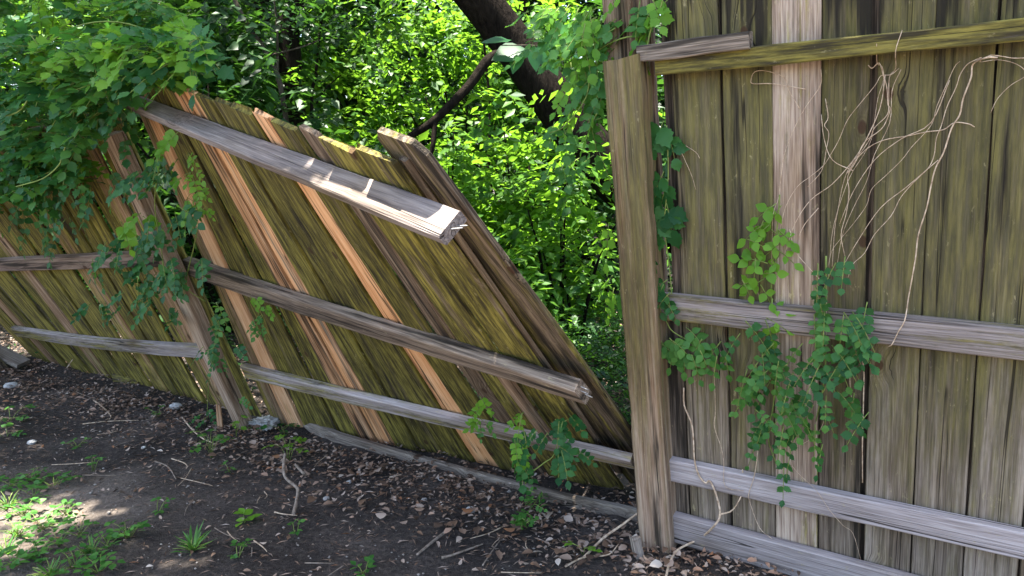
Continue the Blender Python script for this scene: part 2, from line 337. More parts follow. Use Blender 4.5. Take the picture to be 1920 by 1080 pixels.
rail(panel_c, c_pt(.055, .075, .022), c_pt(2.40, -.005, .022), UC, .12, .038, (.10, .28, 0, .85), name='kick_board')

# ---- tall square post between the panels
UP1 = unit(UC + DC * -.012)
post1 = empty('fence_post', P1, 'tall square weathered post between the fallen panel and the standing panel', 'fence post')
put_board('post', post1, P1 + NC * .040 - UP1 * .1 + DC * .021, DC, UP1, .122, .105, 1.885, (.80, .34, .18, .70), mat=M_POST, segs=18, ch=.007, edge=.002, tl=-.012, tr=.006, bow=.004)
plank = empty('old_plank', P1 - NC * .08, 'old brown plank standing up behind the tall square post', 'plank')
put_board('plank', plank, c_pt(-.012, .7, -.048), DC, UC + DC * -.006, .165, .032, 1.7, (.34, .5, .08, .12), segs=12, ch=.004)

# ---- fallen middle panel: a twisted ruled surface
BA, BB = V(.4643, 2.6642, .3165), V(-1.4736, 3.9315, .3379)
BU0, BU1 = unit(V(-.3869, -.6502, .6539)), unit(V(-.1862, -.3055, .9338)); BM, BT = .6239, 1.515
BD = unit(BA - BB)
def b_u(t): return unit(BU0 * (1 - t) + BU1 * t)
def b_n(t): return unit(np.cross(BD, b_u(t)))
def b_pt(t, s, n=0.0): return BA + (BB - BA) * t + (BU0 * (1 - t) + BU1 * t) * s + b_n(t) * n
panel_b = empty('board_fence', (b_pt(.5, -.3)), 'collapsed board fence panel leaning forward beside the tall post, its rail ends loose', 'fence')
bb = [  # t right edge, t left edge, colour, foot, top, skew
    (.0, .086, (0.62, 0.66, 0, .12), -.42, 1.665), (.089, .157, (0.87, 0.44, 0, .05), -.40, 1.60), (.1605, .2375, (0.85, 0.40, 0, .05), -.40, 1.605),
    (.239, .283, (.40, .50, .06, .10), -.40, 1.585), (.291, .355, (0.93, 0.36, 0, .05), -.39, 1.60), (.356, .410, (.10, .56, 1.0, .2), -.40, 1.59),
    (.412, .478, (0.98, .40, .03, .05), -.39, 1.58), (.480, .546, (0.85, 0.52, 0, .1), -.38, 1.60), (.548, .611, (0.95, 0.40, 0, .05), -.39, 1.575),
    (.613, .662, (.08, .54, 1.0, .2), -.40, 1.585), (.664, .711, (.15, .62, .72, .3), -.40, 1.60), (.713, .768, (0.95, 0.46, 0, .05), -.38, 1.575),
    (.770, .826, (0.89, 0.54, 0, .05), -.38, 1.56), (.828, .884, (1.08, .34, .05, .05), -.38, 1.58), (.886, .936, (.30, .36, .55, .2), -.38, 1.60), (.940, .992, (.6, .5, .15, .1), -.36, 1.66)]
LB = np.linalg.norm(BA - BB)
for i, (t0, t1, col, s0, s1) in enumerate(bb):
    tm = (t0 + t1) / 2; w = (t1 - t0) * LB * 1.02 - rv(.004, .008); s1 = s1 if i == 0 else 1.622 + rv(-.008, .008)
    s0 = lerp(-.50, -.38, tm); ftop = b_pt(tm + (.028 if i == 0 else -.012), s1); ffoot = b_pt(tm, s0)
    off = -.03 - (.007 if i % 2 else 0) - rv(0, .003) - (.046 if i == 0 else 0)
    d = unit(ftop - ffoot); tanf = lambda q: -((BB - BA) + (BU1 - BU0) * q)
    put_board('picket', panel_b, ffoot + b_n(tm) * off, BD, d, w, .018, np.linalg.norm(ftop - ffoot), col, ear=(.032 if i == 0 else rv(.002, .005)), bow=rv(-.008, .008), ragged=(.0 if i in (0, 4, 9, 10, 14) else .010), edge=.0016, tw=twist_of(BD, d, tanf(s0), tanf(s1)), segs=14)
TS = lambda a, b, n=19: np.linspace(a, b, n)
twist_rail(panel_b, [b_pt(t, .0 - .012 * math.sin(math.pi * t), 0) for t in TS(.004, .985)], [b_u(t) for t in TS(.004, .985)], .082, .038, (.62, .20, 0, .72))
rail_m = twist_rail(panel_b, [b_pt(t, BM - .014 * math.sin(math.pi * t), .004) for t in TS(0, 1.03)], [b_u(t) for t in TS(0, 1.03)], .096, .046, (.30, .56, 0, .10))
rail_t = twist_rail(panel_b, [b_pt(t, BT, .024) for t in TS(0, 1.01)], [b_u(t) for t in TS(0, 1.01)], .033, .080, (.0, .24, .0, .45))
for s, n, q in ((BT + .004, .03, (.02, .05)), (BT - .006, .015, (-.03, -.02))): nail(panel_b, rail_t, b_pt(0, s, n), BD + b_u(0) * q[0] - b_n(0) * .15, .032, .0018)
for s, n in ((BM + .02, .01), (BM - .015, .005), (BM + .03, .0)): nail(panel_b, rail_m, b_pt(0.0, s, n), BD + b_n(0) * rv(-.1, .3) - b_u(0) * .25, .028, .0018)
for t, wd in ((.0875, .03), (.287, .03), (.411, .06), (.479, .06), (.547, .06), (.612, .06), (.663, .06), (.712, .06), (.769, .06), (.827, .06), (.885, .06)):      # battens behind the seams
    f0, f1 = b_pt(t, -.36, -.062), b_pt(t - .012, 1.60, -.062); put_board('batten', panel_b, f0, BD, f1 - f0, wd, .014, np.linalg.norm(f1 - f0), (.4, .6, 0, .1), segs=6, tw=twist_of(BD, f1 - f0, tanf(-.36), tanf(1.6)))
# broken stub of a board under the middle rail
put_board('broken_board', panel_b, b_pt(.155, .055, .006), BD, b_u(.2) + BD * -.03, .055, .02, .50, (.30, .45, .12, .25), ragged=.02, segs=6)
# bowed kick board along the foot of the panel
def bent_board(name, root, pts, w, th, col):
    pts = [np.asarray(p) for p in pts]; n = len(pts); vs = []; fs = []
    L = np.cumsum([0] + [np.linalg.norm(pts[i + 1] - pts[i]) for i in range(n - 1)])
    ax = unit(pts[-1] - pts[0]); up = unit(V(0, 0, 1) - ax * ax[2]); fr = np.cross(ax, up)   # local x=up, y=fr, z=ax
    o0 = pts[0]
    for p in pts:
        q = p - o0; lx, ly, lz = np.dot(q, up), np.dot(q, fr), np.dot(q, ax)
        c = .004
        for a, b in ((-w / 2 + c, -th / 2), (w / 2 - c, -th / 2), (w / 2, -th / 2 + c), (w / 2, th / 2 - c), (w / 2 - c, th / 2), (-w / 2 + c, th / 2), (-w / 2, th / 2 - c), (-w / 2, -th / 2 + c)): vs.append((lx + a, ly + b, lz))
    for k in range(n - 1):
        for j in range(8): a, b = k * 8 + j, k * 8 + (j + 1) % 8; fs.append((a, b, b + 8, a + 8))
    fs.append(tuple(range(7, -1, -1))); fs.append(tuple(range((n - 1) * 8, n * 8)))
    o = link(name, mesh(name, vs, fs), M_WOOD); o.color = col; place(o, frame(up, fr, ax, o0), root); return o
kb = [(505, 770), (560, 795), (640, 828), (760, 864), (910, 906), (1060, 945), (1203, 975)]
bent_board('kick_board', panel_b, [on_ground(x, y) + V(0, 0, .014) for x, y in kb], .062, .034, (.14, .22, 0, .75))

# ---- leaning post and the far panel
P2, P3 = V(-1.5028, 4.0372, 0), V(-3.6445, 5.2289, 0)
post2 = empty('fence_post', P2, 'leaning square post overgrown with creeper between the two slumped panels', 'fence post')
put_board('post', post2, P2 - BU1 * .1 + b_n(1) * .02, BD, BU1, .080, .075, 1.80, (.22, .32, .12, .55), segs=16, ch=.005, edge=.002)
AA, AB = V(-1.6415, 3.9893, .4256), V(-3.5956, 5.2878, .2631)
AU0, AU1 = unit(V(-.2065, -.3222, .9239)), unit(V(-.3462, -.3784, .8585)); AM = .5895; AD = unit(AA - AB); LA = np.linalg.norm(AA - AB)
def a_u(t): return unit(AU0 * (1 - t) + AU1 * t)
def a_n(t): return unit(np.cross(AD, a_u(t)))
def a_pt(t, s, n=0.0): return AA + (AB - AA) * t + (AU0 * (1 - t) + AU1 * t) * s + a_n(t) * n
panel_a = empty('board_fence', a_pt(.5, -.35), 'yellow-green mossy fence panel slumped at the left edge under the creeper', 'fence')
t = -.045; i = 0
while t < 1.1:
    w = rv(.040, .062); gap = random.choice([.002, .003, .004, .005, .012]) if i % 3 else random.choice([.004, .016, .010])
    tm = t + w / 2; s0 = -.46 + .02 * tm; s1 = 1.42 + rv(-.04, .03)
    col = (rv(1.05, 1.3), rv(.10, .34), rv(0, .06), rv(0, .15)) if i % 5 != 2 else (rv(.5, .7), rv(.3, .5), rv(.1, .3), rv(.1, .3))
    put_board('picket', panel_a, a_pt(tm, s0, -.03 - (.008 if i % 2 else 0)), AD, unit(a_pt(tm + rv(-.004, .004), s1) - a_pt(tm, s0)), w * LA, .018, s1 - s0, col, ear=.025, bow=rv(-.006, .006), ragged=.006, tw=twist_of(AD, a_u(tm), -((AB - AA) + (AU1 - AU0) * s0), -((AB - AA) + (AU1 - AU0) * s1)))
    f0, f1 = a_pt(t + w + gap / 2, s0 + .05, -.060), a_pt(t + w + gap / 2, s1 - .06, -.060); put_board('batten', panel_a, f0, AD, f1 - f0, .06, .014, np.linalg.norm(f1 - f0), (.5, .6, 0, .1), segs=5, tw=twist_of(AD, f1 - f0, -((AB - AA) + (AU1 - AU0) * s0), -((AB - AA) + (AU1 - AU0) * s1)))
    t += w + gap; i += 1
twist_rail(panel_a, [a_pt(t, .0 - .03 * math.sin(math.pi * t), 0) for t in TS(.01, 1.0)], [a_u(t) for t in TS(.01, 1.0)], .082, .038, (.58, .24, 0, .68))
twist_rail(panel_a, [a_pt(t, AM, .004) for t in TS(-.02, 1.05)], [a_u(t) for t in TS(-.02, 1.05)], .085, .040, (.22, .50, .10, .3))
twist_rail(panel_a, [a_pt(t, 1.34, .028) for t in TS(-.02, 1.05)], [a_u(t) for t in TS(-.02, 1.05)], .036, .090, (.5, .75, 0, .0))
bent_board('kick_board', panel_a, [on_ground(x, y) + V(0, 0, .015) for x, y in ((215, 712), (300, 728), (370, 742), (448, 758))], .06, .03, (.7, .2, 0, .4))
post3 = empty('fence_post', P3, 'dark mossy post end at the far left edge of the fence', 'fence post')
put_board('post', post3, P3 - V(0, 0, .1), AD, AU1, .1, .1, 1.95, (.5, .5, .05, .4), segs=12)
slab = empty('fallen_plank', on_ground(12, 690), 'grey plank end lying against the foot of the fence at the left edge', 'plank')
put_board('plank', slab, on_ground(45, 690) + V(0, 0, .03), V(.4, .9, 0), V(-.75, .1, .35), .12, .03, .7, (.15, .2, 0, .9), segs=4)

# ------------------------------------------------------------------ leaves and stems
def smooth_line(pts, k=4):
    pts = [np.asarray(p, float) for p in pts]; out = []
    P = [2 * pts[0] - pts[1]] + pts + [2 * pts[-1] - pts[-2]]
    for i in range(1, len(P) - 2):
        for j in range(k):
            t = j / k; a, b, c, d = P[i - 1], P[i], P[i + 1], P[i + 2]
            out.append(.5 * ((2 * b) + (c - a) * t + (2 * a - 5 * b + 4 * c - d) * t * t + (3 * b - a - 3 * c + d) * t ** 3))
    out.append(pts[-1]); return out
def tube_data(lines, sides=5):
    vs = []; fs = []
    for pts, r0, r1 in lines:
        n = len(pts); b0 = len(vs); prev = None
        for i, p in enumerate(pts):
            d = unit(pts[min(i + 1, n - 1)] - pts[max(i - 1, 0)] + V(1e-6, 0, 0))
            a = prev - d * np.dot(prev, d) if prev is not None else np.cross(d, V(.31, .22, .93))
            if np.linalg.norm(a) < 1e-6: a = np.cross(d, V(.9, .1, .2))
            a = unit(a); prev = a; b = np.cross(d, a); r = lerp(r0, r1, i / max(n - 1, 1))
            for k in range(sides): q = 2 * math.pi * k / sides; vs.append(p + a * r * math.cos(q) + b * r * math.sin(q))
        for i in range(n - 1):
            for k in range(sides): x, y = b0 + i * sides + k, b0 + i * sides + (k + 1) % sides; fs.append((x, y, y + sides, x + sides))
        fs.append(tuple(range(b0 + sides - 1, b0 - 1, -1))); e = b0 + (n - 1) * sides; fs.append(tuple(range(e, e + sides)))
    return vs, fs
def tubes(name, lines, mat, root=None, sides=5):
    """lines: list of (points, r0, r1) in world space, one mesh"""
    o0 = V(*root.location) if root is not None else V(0, 0, 0)
    vs, fs = tube_data([([np.asarray(p) - o0 for p in pts], a, b) for pts, a, b in lines], sides)
    return link(name, mesh(name, vs, fs, True), mat, root)

# templates: unit leaf along +Y, up +Z
def template(kind):
    if kind == 'far': return np.array([(0, 0, 0), (.27, .42, .05), (0, 1, -.06), (-.27, .42, .05), (0, .45, -.03)], float), np.array([(0, 1, 4), (1, 2, 4), (2, 3, 4), (3, 0, 4)])
    if kind == 'plain':
        prof = [(.0, 0), (.12, .10), (.27, .24), (.33, .42), (.27, .62), (.13, .84), (0, 1.0)]
    elif kind == 'toothed':
        prof = [(0, 0), (.10, .05), (.26, .16), (.24, .22), (.37, .34), (.33, .41), (.40, .55), (.27, .62), (.26, .76), (.13, .82), (.06, .93), (0, 1.04)]
    elif kind == 'lobed':
        prof = [(0, 0), (.22, -.06), (.38, .10), (.30, .20), (.56, .38), (.36, .46), (.40, .66), (.20, .70), (.14, .86), (0, 1.05)]
    elif kind == 'blade':
        prof = [(0, 0), (.035, .15), (.045, .45), (.03, .78), (0, 1.0)]
    elif kind == 'dry':
        prof = [(0, 0), (.20, .18), (.30, .45), (.18, .78), (0, 1.0)]
    vs = []; k = len(prof)
    curl = {'dry': .30}.get(kind, .12); fold = {'dry': .45}.get(kind, .24)
    z = lambda x, y: abs(x) * fold - curl * (y - .35) ** 2
    mid = [(0, y, z(0, y)) for x, y in prof]
    R_ = [(x, y, z(x, y)) for x, y in prof[1:-1]]; L_ = [(-x, y, z(x, y) * .9) for x, y in prof[1:-1]]
    vs = mid + R_ + L_; n = k; f = []
    for i in range(k - 2):
        r = n + i; l = n + k - 2 + i; m = i + 1
        if i == 0: f += [(0, r, m), (0, m, l)]
        else: f += [(m - 1, r - 1, r), (m - 1, r, m), (m - 1, l, l - 1), (m - 1, m, l)]
    f += [(k - 2, n + k - 3, k - 1), (k - 2, k - 1, n + 2 * (k - 2) - 1)]
    return np.array(vs, float), np.array(f)
TPL = {k: template(k) for k in ('far', 'plain', 'toothed', 'lobed', 'blade', 'dry')}
def leaf_mesh(name, pos, dirv, nrm, size, kind, width=1.0):
    T, F = TPL[kind]; n = len(pos)
    d = dirv / (np.linalg.norm(dirv, axis=1, keepdims=True) + 1e-9)
    z = nrm - d * np.sum(nrm * d, 1, keepdims=True); z /= (np.linalg.norm(z, axis=1, keepdims=True) + 1e-9); x = np.cross(d, z)
    s = np.asarray(size).reshape(n, 1, 1)
    v = pos[:, None, :] + s * (T[None, :, 0:1] * width * x[:, None, :] + T[None, :, 1:2] * d[:, None, :] + T[None, :, 2:3] * z[:, None, :])
    k = len(T); f = (F[None] + (np.arange(n) * k)[:, None, None]).reshape(-1, 3)
    rnd = np.repeat(RNG.random(n), k)
    return np_mesh(name, v.reshape(-1, 3), f, rnd, smooth=(kind != 'far'))
SINGLE = {}
def single_leaf(kind, mat, i):
    key = (kind, mat.name, i)
    if key not in SINGLE:
        T, F = TPL[kind]; q = np.random.default_rng(i * 7 + 3); T2 = T.copy()
        T2[:, 0] *= q.uniform(.85, 1.15); T2[:, 2] = T2[:, 2] * q.uniform(.5, 1.7) + q.normal(0, .012, len(T)) + T2[:, 0] * q.uniform(-.15, .15) * T2[:, 1]
        me = mesh('leaf', T2, [tuple(map(int, a)) for a in F], True); me.materials.append(mat); SINGLE[key] = me
    return SINGLE[key]
def add_leaf(root, pos, d, nrm, size, kind, mat, name='leaf'):
    d = unit(d); z = np.asarray(nrm) - d * np.dot(nrm, d)
    if np.linalg.norm(z) < 1e-3: z = np.cross(d, V(.3, .8, .2))
    z = unit(z); x = np.cross(d, z)
    o = bpy.data.objects.new(name, single_leaf(kind, mat, random.randrange(5))); COL.objects.link(o)
    place(o, frame(x * size, d * size, z * size, pos), root); return o
def pinnate(base, d, nrm, L, pairs, ls, droop=.5):
    """leaflets of a feathered leaf -> list of (pos, dir, nrm, size) and the rachis line"""
    d = unit(d); nrm = unit(nrm - d * np.dot(nrm, d)); side = np.cross(d, nrm); out = []; line = []
    for i in range(pairs + 1):
        f = i / pairs; p = base + d * L * f + V(0, 0, -1) * droop * L * f * f * .6; line.append(p)
        if i:
            for sg in (-1, 1):
                if i == pairs and sg == 1: continue
                dd = side * sg * (0 if i == pairs else 1) + d * (.55 if i < pairs else 1) + V(0, 0, -.25 * droop) + RNG.normal(0, .12, 3)
                out.append((p, unit(dd), unit(nrm + RNG.normal(0, .22, 3)), ls * rv(.8, 1.15)))
    return out, line
def jit(s): return RNG.normal(0, s, 3)

class Vine:
    def __init__(s, name, loc, label, cat='creeper', group=None):
        s.root = empty(name, loc, label, cat, group); s.leaves = []; s.lines = []; s.rach = []
    def spray(s, base, d, nrm, L, pairs, ls, kind='toothed', mat=None, droop=.5):
        lv, ln = pinnate(base, d, nrm, L, pairs, ls, droop); s.rach.append((ln, .0022, .0012)); s.leaves += [(*q, kind, mat or M_LEAF) for q in lv]
    def one(s, pos, d, nrm, ls, kind='toothed', mat=None): s.leaves.append((pos, d, nrm, ls, kind, mat or M_LEAF))
    def stem(s, pts, r0, r1, k=4): s.lines.append((smooth_line(pts, k), r0, r1))
    def build(s, limit=300, stem_mat=None, near=CAM):
        if s.lines:
            for ln in s.lines: tubes('stem', [ln], stem_mat or M_STEM_G, s.root)
        if s.rach: tubes('leaf_stalks', s.rach, M_STEM_G, s.root, 3)['kind'] = 'stuff'
        lv = s.leaves
        if len(lv) > limit:
            vis = sorted(lv, key=lambda q: -q[3] / np.linalg.norm(q[0] - near)); lv, rest = vis[:limit], vis[limit:]
            by = {}
            for q in rest: by.setdefault((q[4], q[5].name), []).append(q)
            for (kind, mn), qs in by.items():
                me = leaf_mesh('foliage', np.array([q[0] for q in qs]) - V(*s.root.location), np.array([q[1] for q in qs]), np.array([q[2] for q in qs]), [q[3] for q in qs], kind)
                o = link('foliage', me, bpy.data.materials[mn], s.root); o['kind'] = 'stuff'
        for q in lv: add_leaf(s.root, *q)

UPV = V(0, 0, 1)
_sv = np.array(SUN)
def _sh(p): p = np.asarray(p); return (p - _sv * (p[2] / _sv[2]))[:2]
# gaps cut into the canopy along the sun so these chosen spots are lit
GAPS = [(_sh(b_pt(.2, BT, .05)), .17, .09), (_sh(b_pt(.05, BT, .05)), .04, .04), (_sh(on_ground(60, 960)), .32, .17), (_sh(on_ground(190, 955)), .18, .07), (_sh(on_ground(20, 1020)), .2, .1), (_sh(on_ground(110, 910)), .07, .05), (_sh(on_ground(330, 1062)), .1, .05),
        (_sh(on_ground(690, 1068)), .07, .04), (_sh(on_ground(210, 985)), .05, .03), (_sh(on_ground(450, 1078)), .08, .03), (_sh(at_y(90, 50, 4.0)), .3, .25), (_sh(at_y(230, 60, 3.7)), .12, .1), (_sh(at_y(1000, 95, 4.6)), .2, .15), (_sh(at_y(1060, 60, 2.8)), .15, .1)]
def sun_gaps(pos):
    q = pos[:, :2] - _sv[:2] * (pos[:, 2:3] / _sv[2]); k = np.ones(len(pos), bool)
    for c, rx, ry in GAPS: k &= ((((q[:, 0] - c[0]) / rx) ** 2 + ((q[:, 1] - c[1]) / ry) ** 2 > 1) | (pos[:, 2] < 2.6))
    return k
def blocks_ground_gap(p):
    q = _sh(p); return any(((q[0] - c[0]) / (rx + .06)) ** 2 + ((q[1] - c[1]) / (ry + .06)) ** 2 < 1 for c, rx, ry in GAPS[2:10])
# ---- creeper on the standing panel
vc = Vine('creeper', c_pt(.45, .3, .05), 'dark green creeper hanging in a clump over the middle rail of the standing panel')
blobs = [(1430, 640, 46, 42, 5), (1470, 690, 44, 40, 4), (1440, 700, 40, 40, 4), (1450, 760, 40, 36, 5), (1435, 815, 24, 34, 4), (1475, 800, 30, 40, 4), (1470, 850, 20, 24, 2), (1570, 590, 44, 32, 6), (1610, 600, 30, 24, 3),
         (1530, 640, 30, 32, 4), (1565, 660, 34, 40, 5), (1545, 730, 26, 40, 4), (1610, 770, 24, 28, 3), (1590, 690, 26, 26, 3), (1520, 780, 26, 40, 4), (1545, 835, 18, 26, 2), (1400, 685, 20, 24, 2), (1560, 510, 34, 18, 3), (1500, 730, 30, 50, 4)]
for (x, y, rx, ry, n) in blobs:
    for _ in range(n):
        p = c_px(x + rv(-rx, rx), y + rv(-ry, ry) - 20, rv(.025, .085))
        d = DC * rv(-.8, .8) - UC * rv(.4, 1.2) + NC * rv(0, .5)
        vc.spray(p, d, NC * 1.0 + UPV * .45 + jit(.3), rv(.06, .12), 4, rv(.022, .034), 'toothed' if random.random() < .8 else 'plain', M_LEAF if random.random() < .62 else M_WEED)
for pts, r in (([(1448, 560), (1446, 620), (1455, 690), (1450, 760), (1440, 820), (1460, 880)], .003), ([(1549, 480), (1549, 560), (1549, 640), (1546, 710), (1530, 790)], .003)):
    vc.stem([c_px(x, y, .03) for x, y in pts], r, r * .6)
vc.build()
vy = Vine('creeper', c_pt(.35, .95, .05), 'bright lime young creeper shoot climbing the pale board of the standing panel')
for (x, y, rx, ry, n) in [(1450, 380, 16, 14, 2), (1425, 420, 28, 12, 3), (1455, 425, 14, 14, 2), (1395, 455, 14, 10, 1), (1440, 485, 26, 16, 4), (1465, 460, 10, 18, 2), (1395, 520, 22, 10, 2), (1450, 525, 24, 14, 3), (1455, 570, 20, 16, 3), (1435, 590, 22, 14, 2)]:
    for _ in range(n):
        p = c_px(x + rv(-rx, rx), y + rv(-ry, ry), rv(.012, .05)); d = DC * rv(-1, 1) - UC * rv(-.2, .7)
        vy.spray(p, d, NC + UPV * .5 + jit(.2), rv(.045, .07), 2, rv(.030, .042), 'plain', M_LEAF_Y, .3)
vy.stem([c_px(x, y, .012) for x, y in [(1462, 365), (1458, 420), (1450, 480), (1446, 540), (1448, 610)]], .0022, .002)
vy.build()
vs_ = Vine('creeper', c_pt(.1, .8, .04), 'small green creeper sprig hanging below the middle rail next to the tall post')
for (x, y, rx, ry, n) in [(1250, 640, 18, 18, 3), (1275, 640, 20, 22, 4), (1300, 665, 16, 18, 3), (1240, 665, 12, 14, 2), (1340, 665, 18, 22, 3), (1320, 645, 14, 10, 1)]:
    for _ in range(n):
        p = c_px(x + rv(-rx, rx), y + rv(-ry, ry) - 10, rv(.04, .075)); vs_.spray(p, DC * rv(-.9, .9) - UC * rv(.3, 1), NC + UPV * .5 + jit(.2), rv(.05, .08), 3, rv(.032, .042), 'plain', M_WEED)
vs_.stem([c_px(x, y, .03) for x, y in [(1335, 690), (1332, 650), (1300, 642), (1262, 622), (1248, 600)]], .0025, .0018)
vs_.build()
vg = Vine('creeper', c_pt(.08, .6, -.02), 'green creeper leaves growing through the slot between the tall post and the first board')
for x, y, a in [(1245, 335, -.6), (1252, 350, -.4), (1238, 370, -.9), (1250, 395, .2), (1232, 425, -.4), (1240, 405, -.2), (1228, 440, -.6), (1252, 260, .3), (1244, 240, -.5)]:
    vg.spray(c_px(x, y - 14, .02), DC * a - UC, NC + UPV * .3 + jit(.15), .07, 3, rv(.05, .07), 'toothed', M_LEAF)
for _ in range(9):
    x, y = rv(1224, 1262), rv(475, 570); vg.spray(c_px(x, y, rv(.03, .07)), DC * rv(-.8, .8) - UC * rv(.2, .8), NC + UPV * .5 + jit(.2), .05, 3, rv(.026, .034), 'plain', M_LEAF)
vg.stem([c_px(x, y, .02) for x, y in [(1250, 235), (1253, 330), (1246, 420), (1255, 500), (1262, 580)]], .0022, .002)
vg.build()

# ---- creeper at the head of the tall post, hanging into the gap
vp = Vine('creeper', c_pt(0, 1.75, .0), 'fresh green creeper with toothed leaflets draped over the head of the tall post')
for (x, y, rx, ry, n, dep) in [(1195, 10, 40, 26, 5, .0), (1240, 20, 22, 30, 4, .0), (1165, 35, 36, 20, 4, .0), (1150, 60, 30, 14, 4, -.05), (1205, 60, 30, 10, 2, -.02), (1110, 40, 40, 22, 6, .0), (1085, 25, 40, 18, 5, -.05), (1095, 75, 40, 20, 5, -.05), (1060, 15, 40, 10, 4, -.1), (1100, 130, 34, 22, 5, -.05),
                               (1120, 170, 24, 20, 4, -.05), (1090, 210, 30, 20, 4, -.05), (1055, 230, 24, 14, 3, -.1), (1125, 215, 14, 16, 2, 0), (1075, 300, 24, 8, 3, -.1), (1115, 285, 18, 14, 2, -.05), (1030, 245, 14, 10, 1, -.1), (1050, 60, 50, 30, 6, -.1), (1090, 150, 30, 40, 2, -.08), (1125, 110, 24, 30, 3, -.03), (1030, 20, 40, 16, 4, -.15), (1150, 530, 20, 22, 3, -.1), (1145, 420, 10, 30, 1, -.15)]:
    for _ in range(n):
        p = on_plane(x + rv(-rx, rx), y + rv(-ry, ry), P1 + NC * (dep + rv(-.04, .04)), NC)
        vp.spray(p, DC * rv(-1.1, .3) - UC * rv(.1, .8) + NC * rv(-.2, .4), NC * .7 + UPV * .8 + jit(.25), rv(.07, .12), 4, rv(.032, .046), 'toothed', M_WEED if random.random() < .6 else M_LEAF_Y)
vp.stem([on_plane(x, y, P1 - NC * .0, NC) for x, y in [(1215, 110), (1200, 70), (1150, 78), (1110, 110), (1100, 180), (1060, 235), (1030, 250)]], .003, .0018)
vp.stem([on_plane(x, y, P1 + NC * .03, NC) for x, y in [(1212, 95), (1222, 50), (1240, 10), (1250, -40)]], .003, .002)
vp.build()

# ---- bare brown stems on the standing panel
dry = empty('dry_vine', c_pt(.55, .9, .02), 'tangle of bare tan vine stems spreading down the boards of the standing panel', 'vine')
traces = [
    [(1690, 130), (1672, 170), (1668, 230), (1640, 290), (1625, 340), (1600, 390), (1580, 440), (1570, 500)], [(1660, 140), (1650, 200), (1625, 260), (1600, 300), (1560, 345), (1520, 375), (1490, 420), (1470, 480)], [(1780, 150), (1745, 230), (1690, 260), (1640, 300), (1600, 360), (1575, 420)], [(1600, 320), (1560, 300), (1545, 260), (1540, 215)], [(1760, 300), (1700, 350), (1650, 390), (1610, 450), (1580, 500)],
    [(1643, 82), (1644, 118), (1655, 125), (1657, 150), (1645, 185), (1640, 230), (1633, 262), (1620, 290), (1600, 320), (1585, 350), (1570, 400), (1560, 440), (1555, 490), (1552, 530)],
    [(1691, 57), (1679, 95), (1680, 128), (1668, 145), (1667, 190), (1664, 215), (1640, 240), (1632, 260), (1615, 285), (1595, 310), (1580, 345), (1571, 395), (1565, 430), (1560, 500)],
    [(1685, 128), (1670, 140), (1652, 142), (1640, 160), (1612, 195), (1590, 225), (1575, 260), (1560, 285), (1545, 310), (1520, 330), (1495, 350), (1475, 385), (1465, 420), (1455, 460)],
    [(1628, 122), (1636, 128), (1648, 118), (1656, 140), (1662, 165), (1664, 195), (1668, 205), (1660, 230), (1650, 245), (1620, 268), (1606, 300), (1590, 330), (1592, 360), (1586, 400), (1577, 440), (1585, 480)],
    [(1800, 115), (1790, 125), (1775, 160), (1757, 200), (1745, 235), (1710, 275), (1690, 300), (1660, 330), (1635, 355), (1625, 385), (1600, 420), (1575, 450), (1560, 470), (1552, 500)],
    [(1840, 108), (1815, 120), (1800, 140), (1793, 165), (1775, 200), (1765, 235), (1755, 260), (1752, 290), (1740, 315), (1715, 340), (1690, 370), (1670, 405), (1640, 440), (1620, 475), (1600, 495), (1590, 520)],
    [(1870, 108), (1850, 108), (1825, 120), (1820, 145), (1805, 185), (1800, 215), (1785, 240), (1770, 285), (1755, 315), (1745, 350), (1738, 390), (1722, 440), (1718, 480), (1710, 520), (1703, 560), (1697, 600), (1685, 622), (1672, 645), (1665, 650)],
    [(1827, 238), (1815, 232), (1790, 230), (1770, 243), (1740, 247), (1700, 255), (1660, 262), (1630, 276), (1605, 300), (1588, 325)],
    [(1935, 108), (1900, 109), (1880, 106), (1855, 104), (1838, 116), (1870, 112), (1900, 118), (1920, 130), (1924, 142), (1895, 160), (1870, 185), (1858, 212)],
    [(1540, 130), (1538, 160), (1510, 200), (1490, 240), (1470, 290), (1465, 330), (1460, 370), (1450, 400), (1447, 450), (1446, 520)],
    [(1510, 167), (1450, 157), (1412, 157), (1408, 150), (1415, 135), (1435, 133), (1470, 145), (1480, 170), (1500, 203)],
    [(1548, 185), (1553, 220), (1545, 235), (1554, 250), (1550, 280), (1540, 320), (1515, 350)],
    [(1549, 540), (1549, 600), (1547, 700), (1540, 740), (1548, 770), (1540, 800), (1525, 820), (1500, 835), (1483, 845), (1485, 870), (1500, 890), (1530, 920), (1555, 955), (1580, 985), (1600, 1000), (1615, 1050)],
    [(1612, 645), (1620, 690), (1618, 750), (1617, 830), (1617, 905)], [(1614, 650), (1595, 690), (1595, 730), (1605, 780), (1617, 800)],
    [(1340, 695), (1342, 770), (1340, 800), (1352, 840), (1358, 870), (1360, 912), (1395, 920)],
    [(1422, 840), (1415, 890), (1405, 925), (1408, 945), (1425, 990), (1448, 1010)], [(1270, 268), (1284, 300), (1298, 330), (1304, 356)], [(1277, 268), (1305, 285), (1311, 297)],
    [(1480, 430), (1490, 470), (1520, 505), (1548, 535)], [(1535, 390), (1510, 420), (1498, 445)]]
for i, pts in enumerate(traces):
    r = .0024 if i in (11, 18) else rv(.0009, .0016)
    if i in (17, 20, 21): off = [.042 if 540 < y < 660 or y > 800 else .012 for x, y in pts]
    else: off = [.062 if y < 112 else (.045 if 560 < y < 680 else .008) for x, y in pts]
    tubes('stem', [(smooth_line([c_px(x + rv(-1, 1), y, o_ + rv(0, .006)) for (x, y), o_ in zip(pts, off)], 4), r, r * .7)], M_STEM, dry, 5)
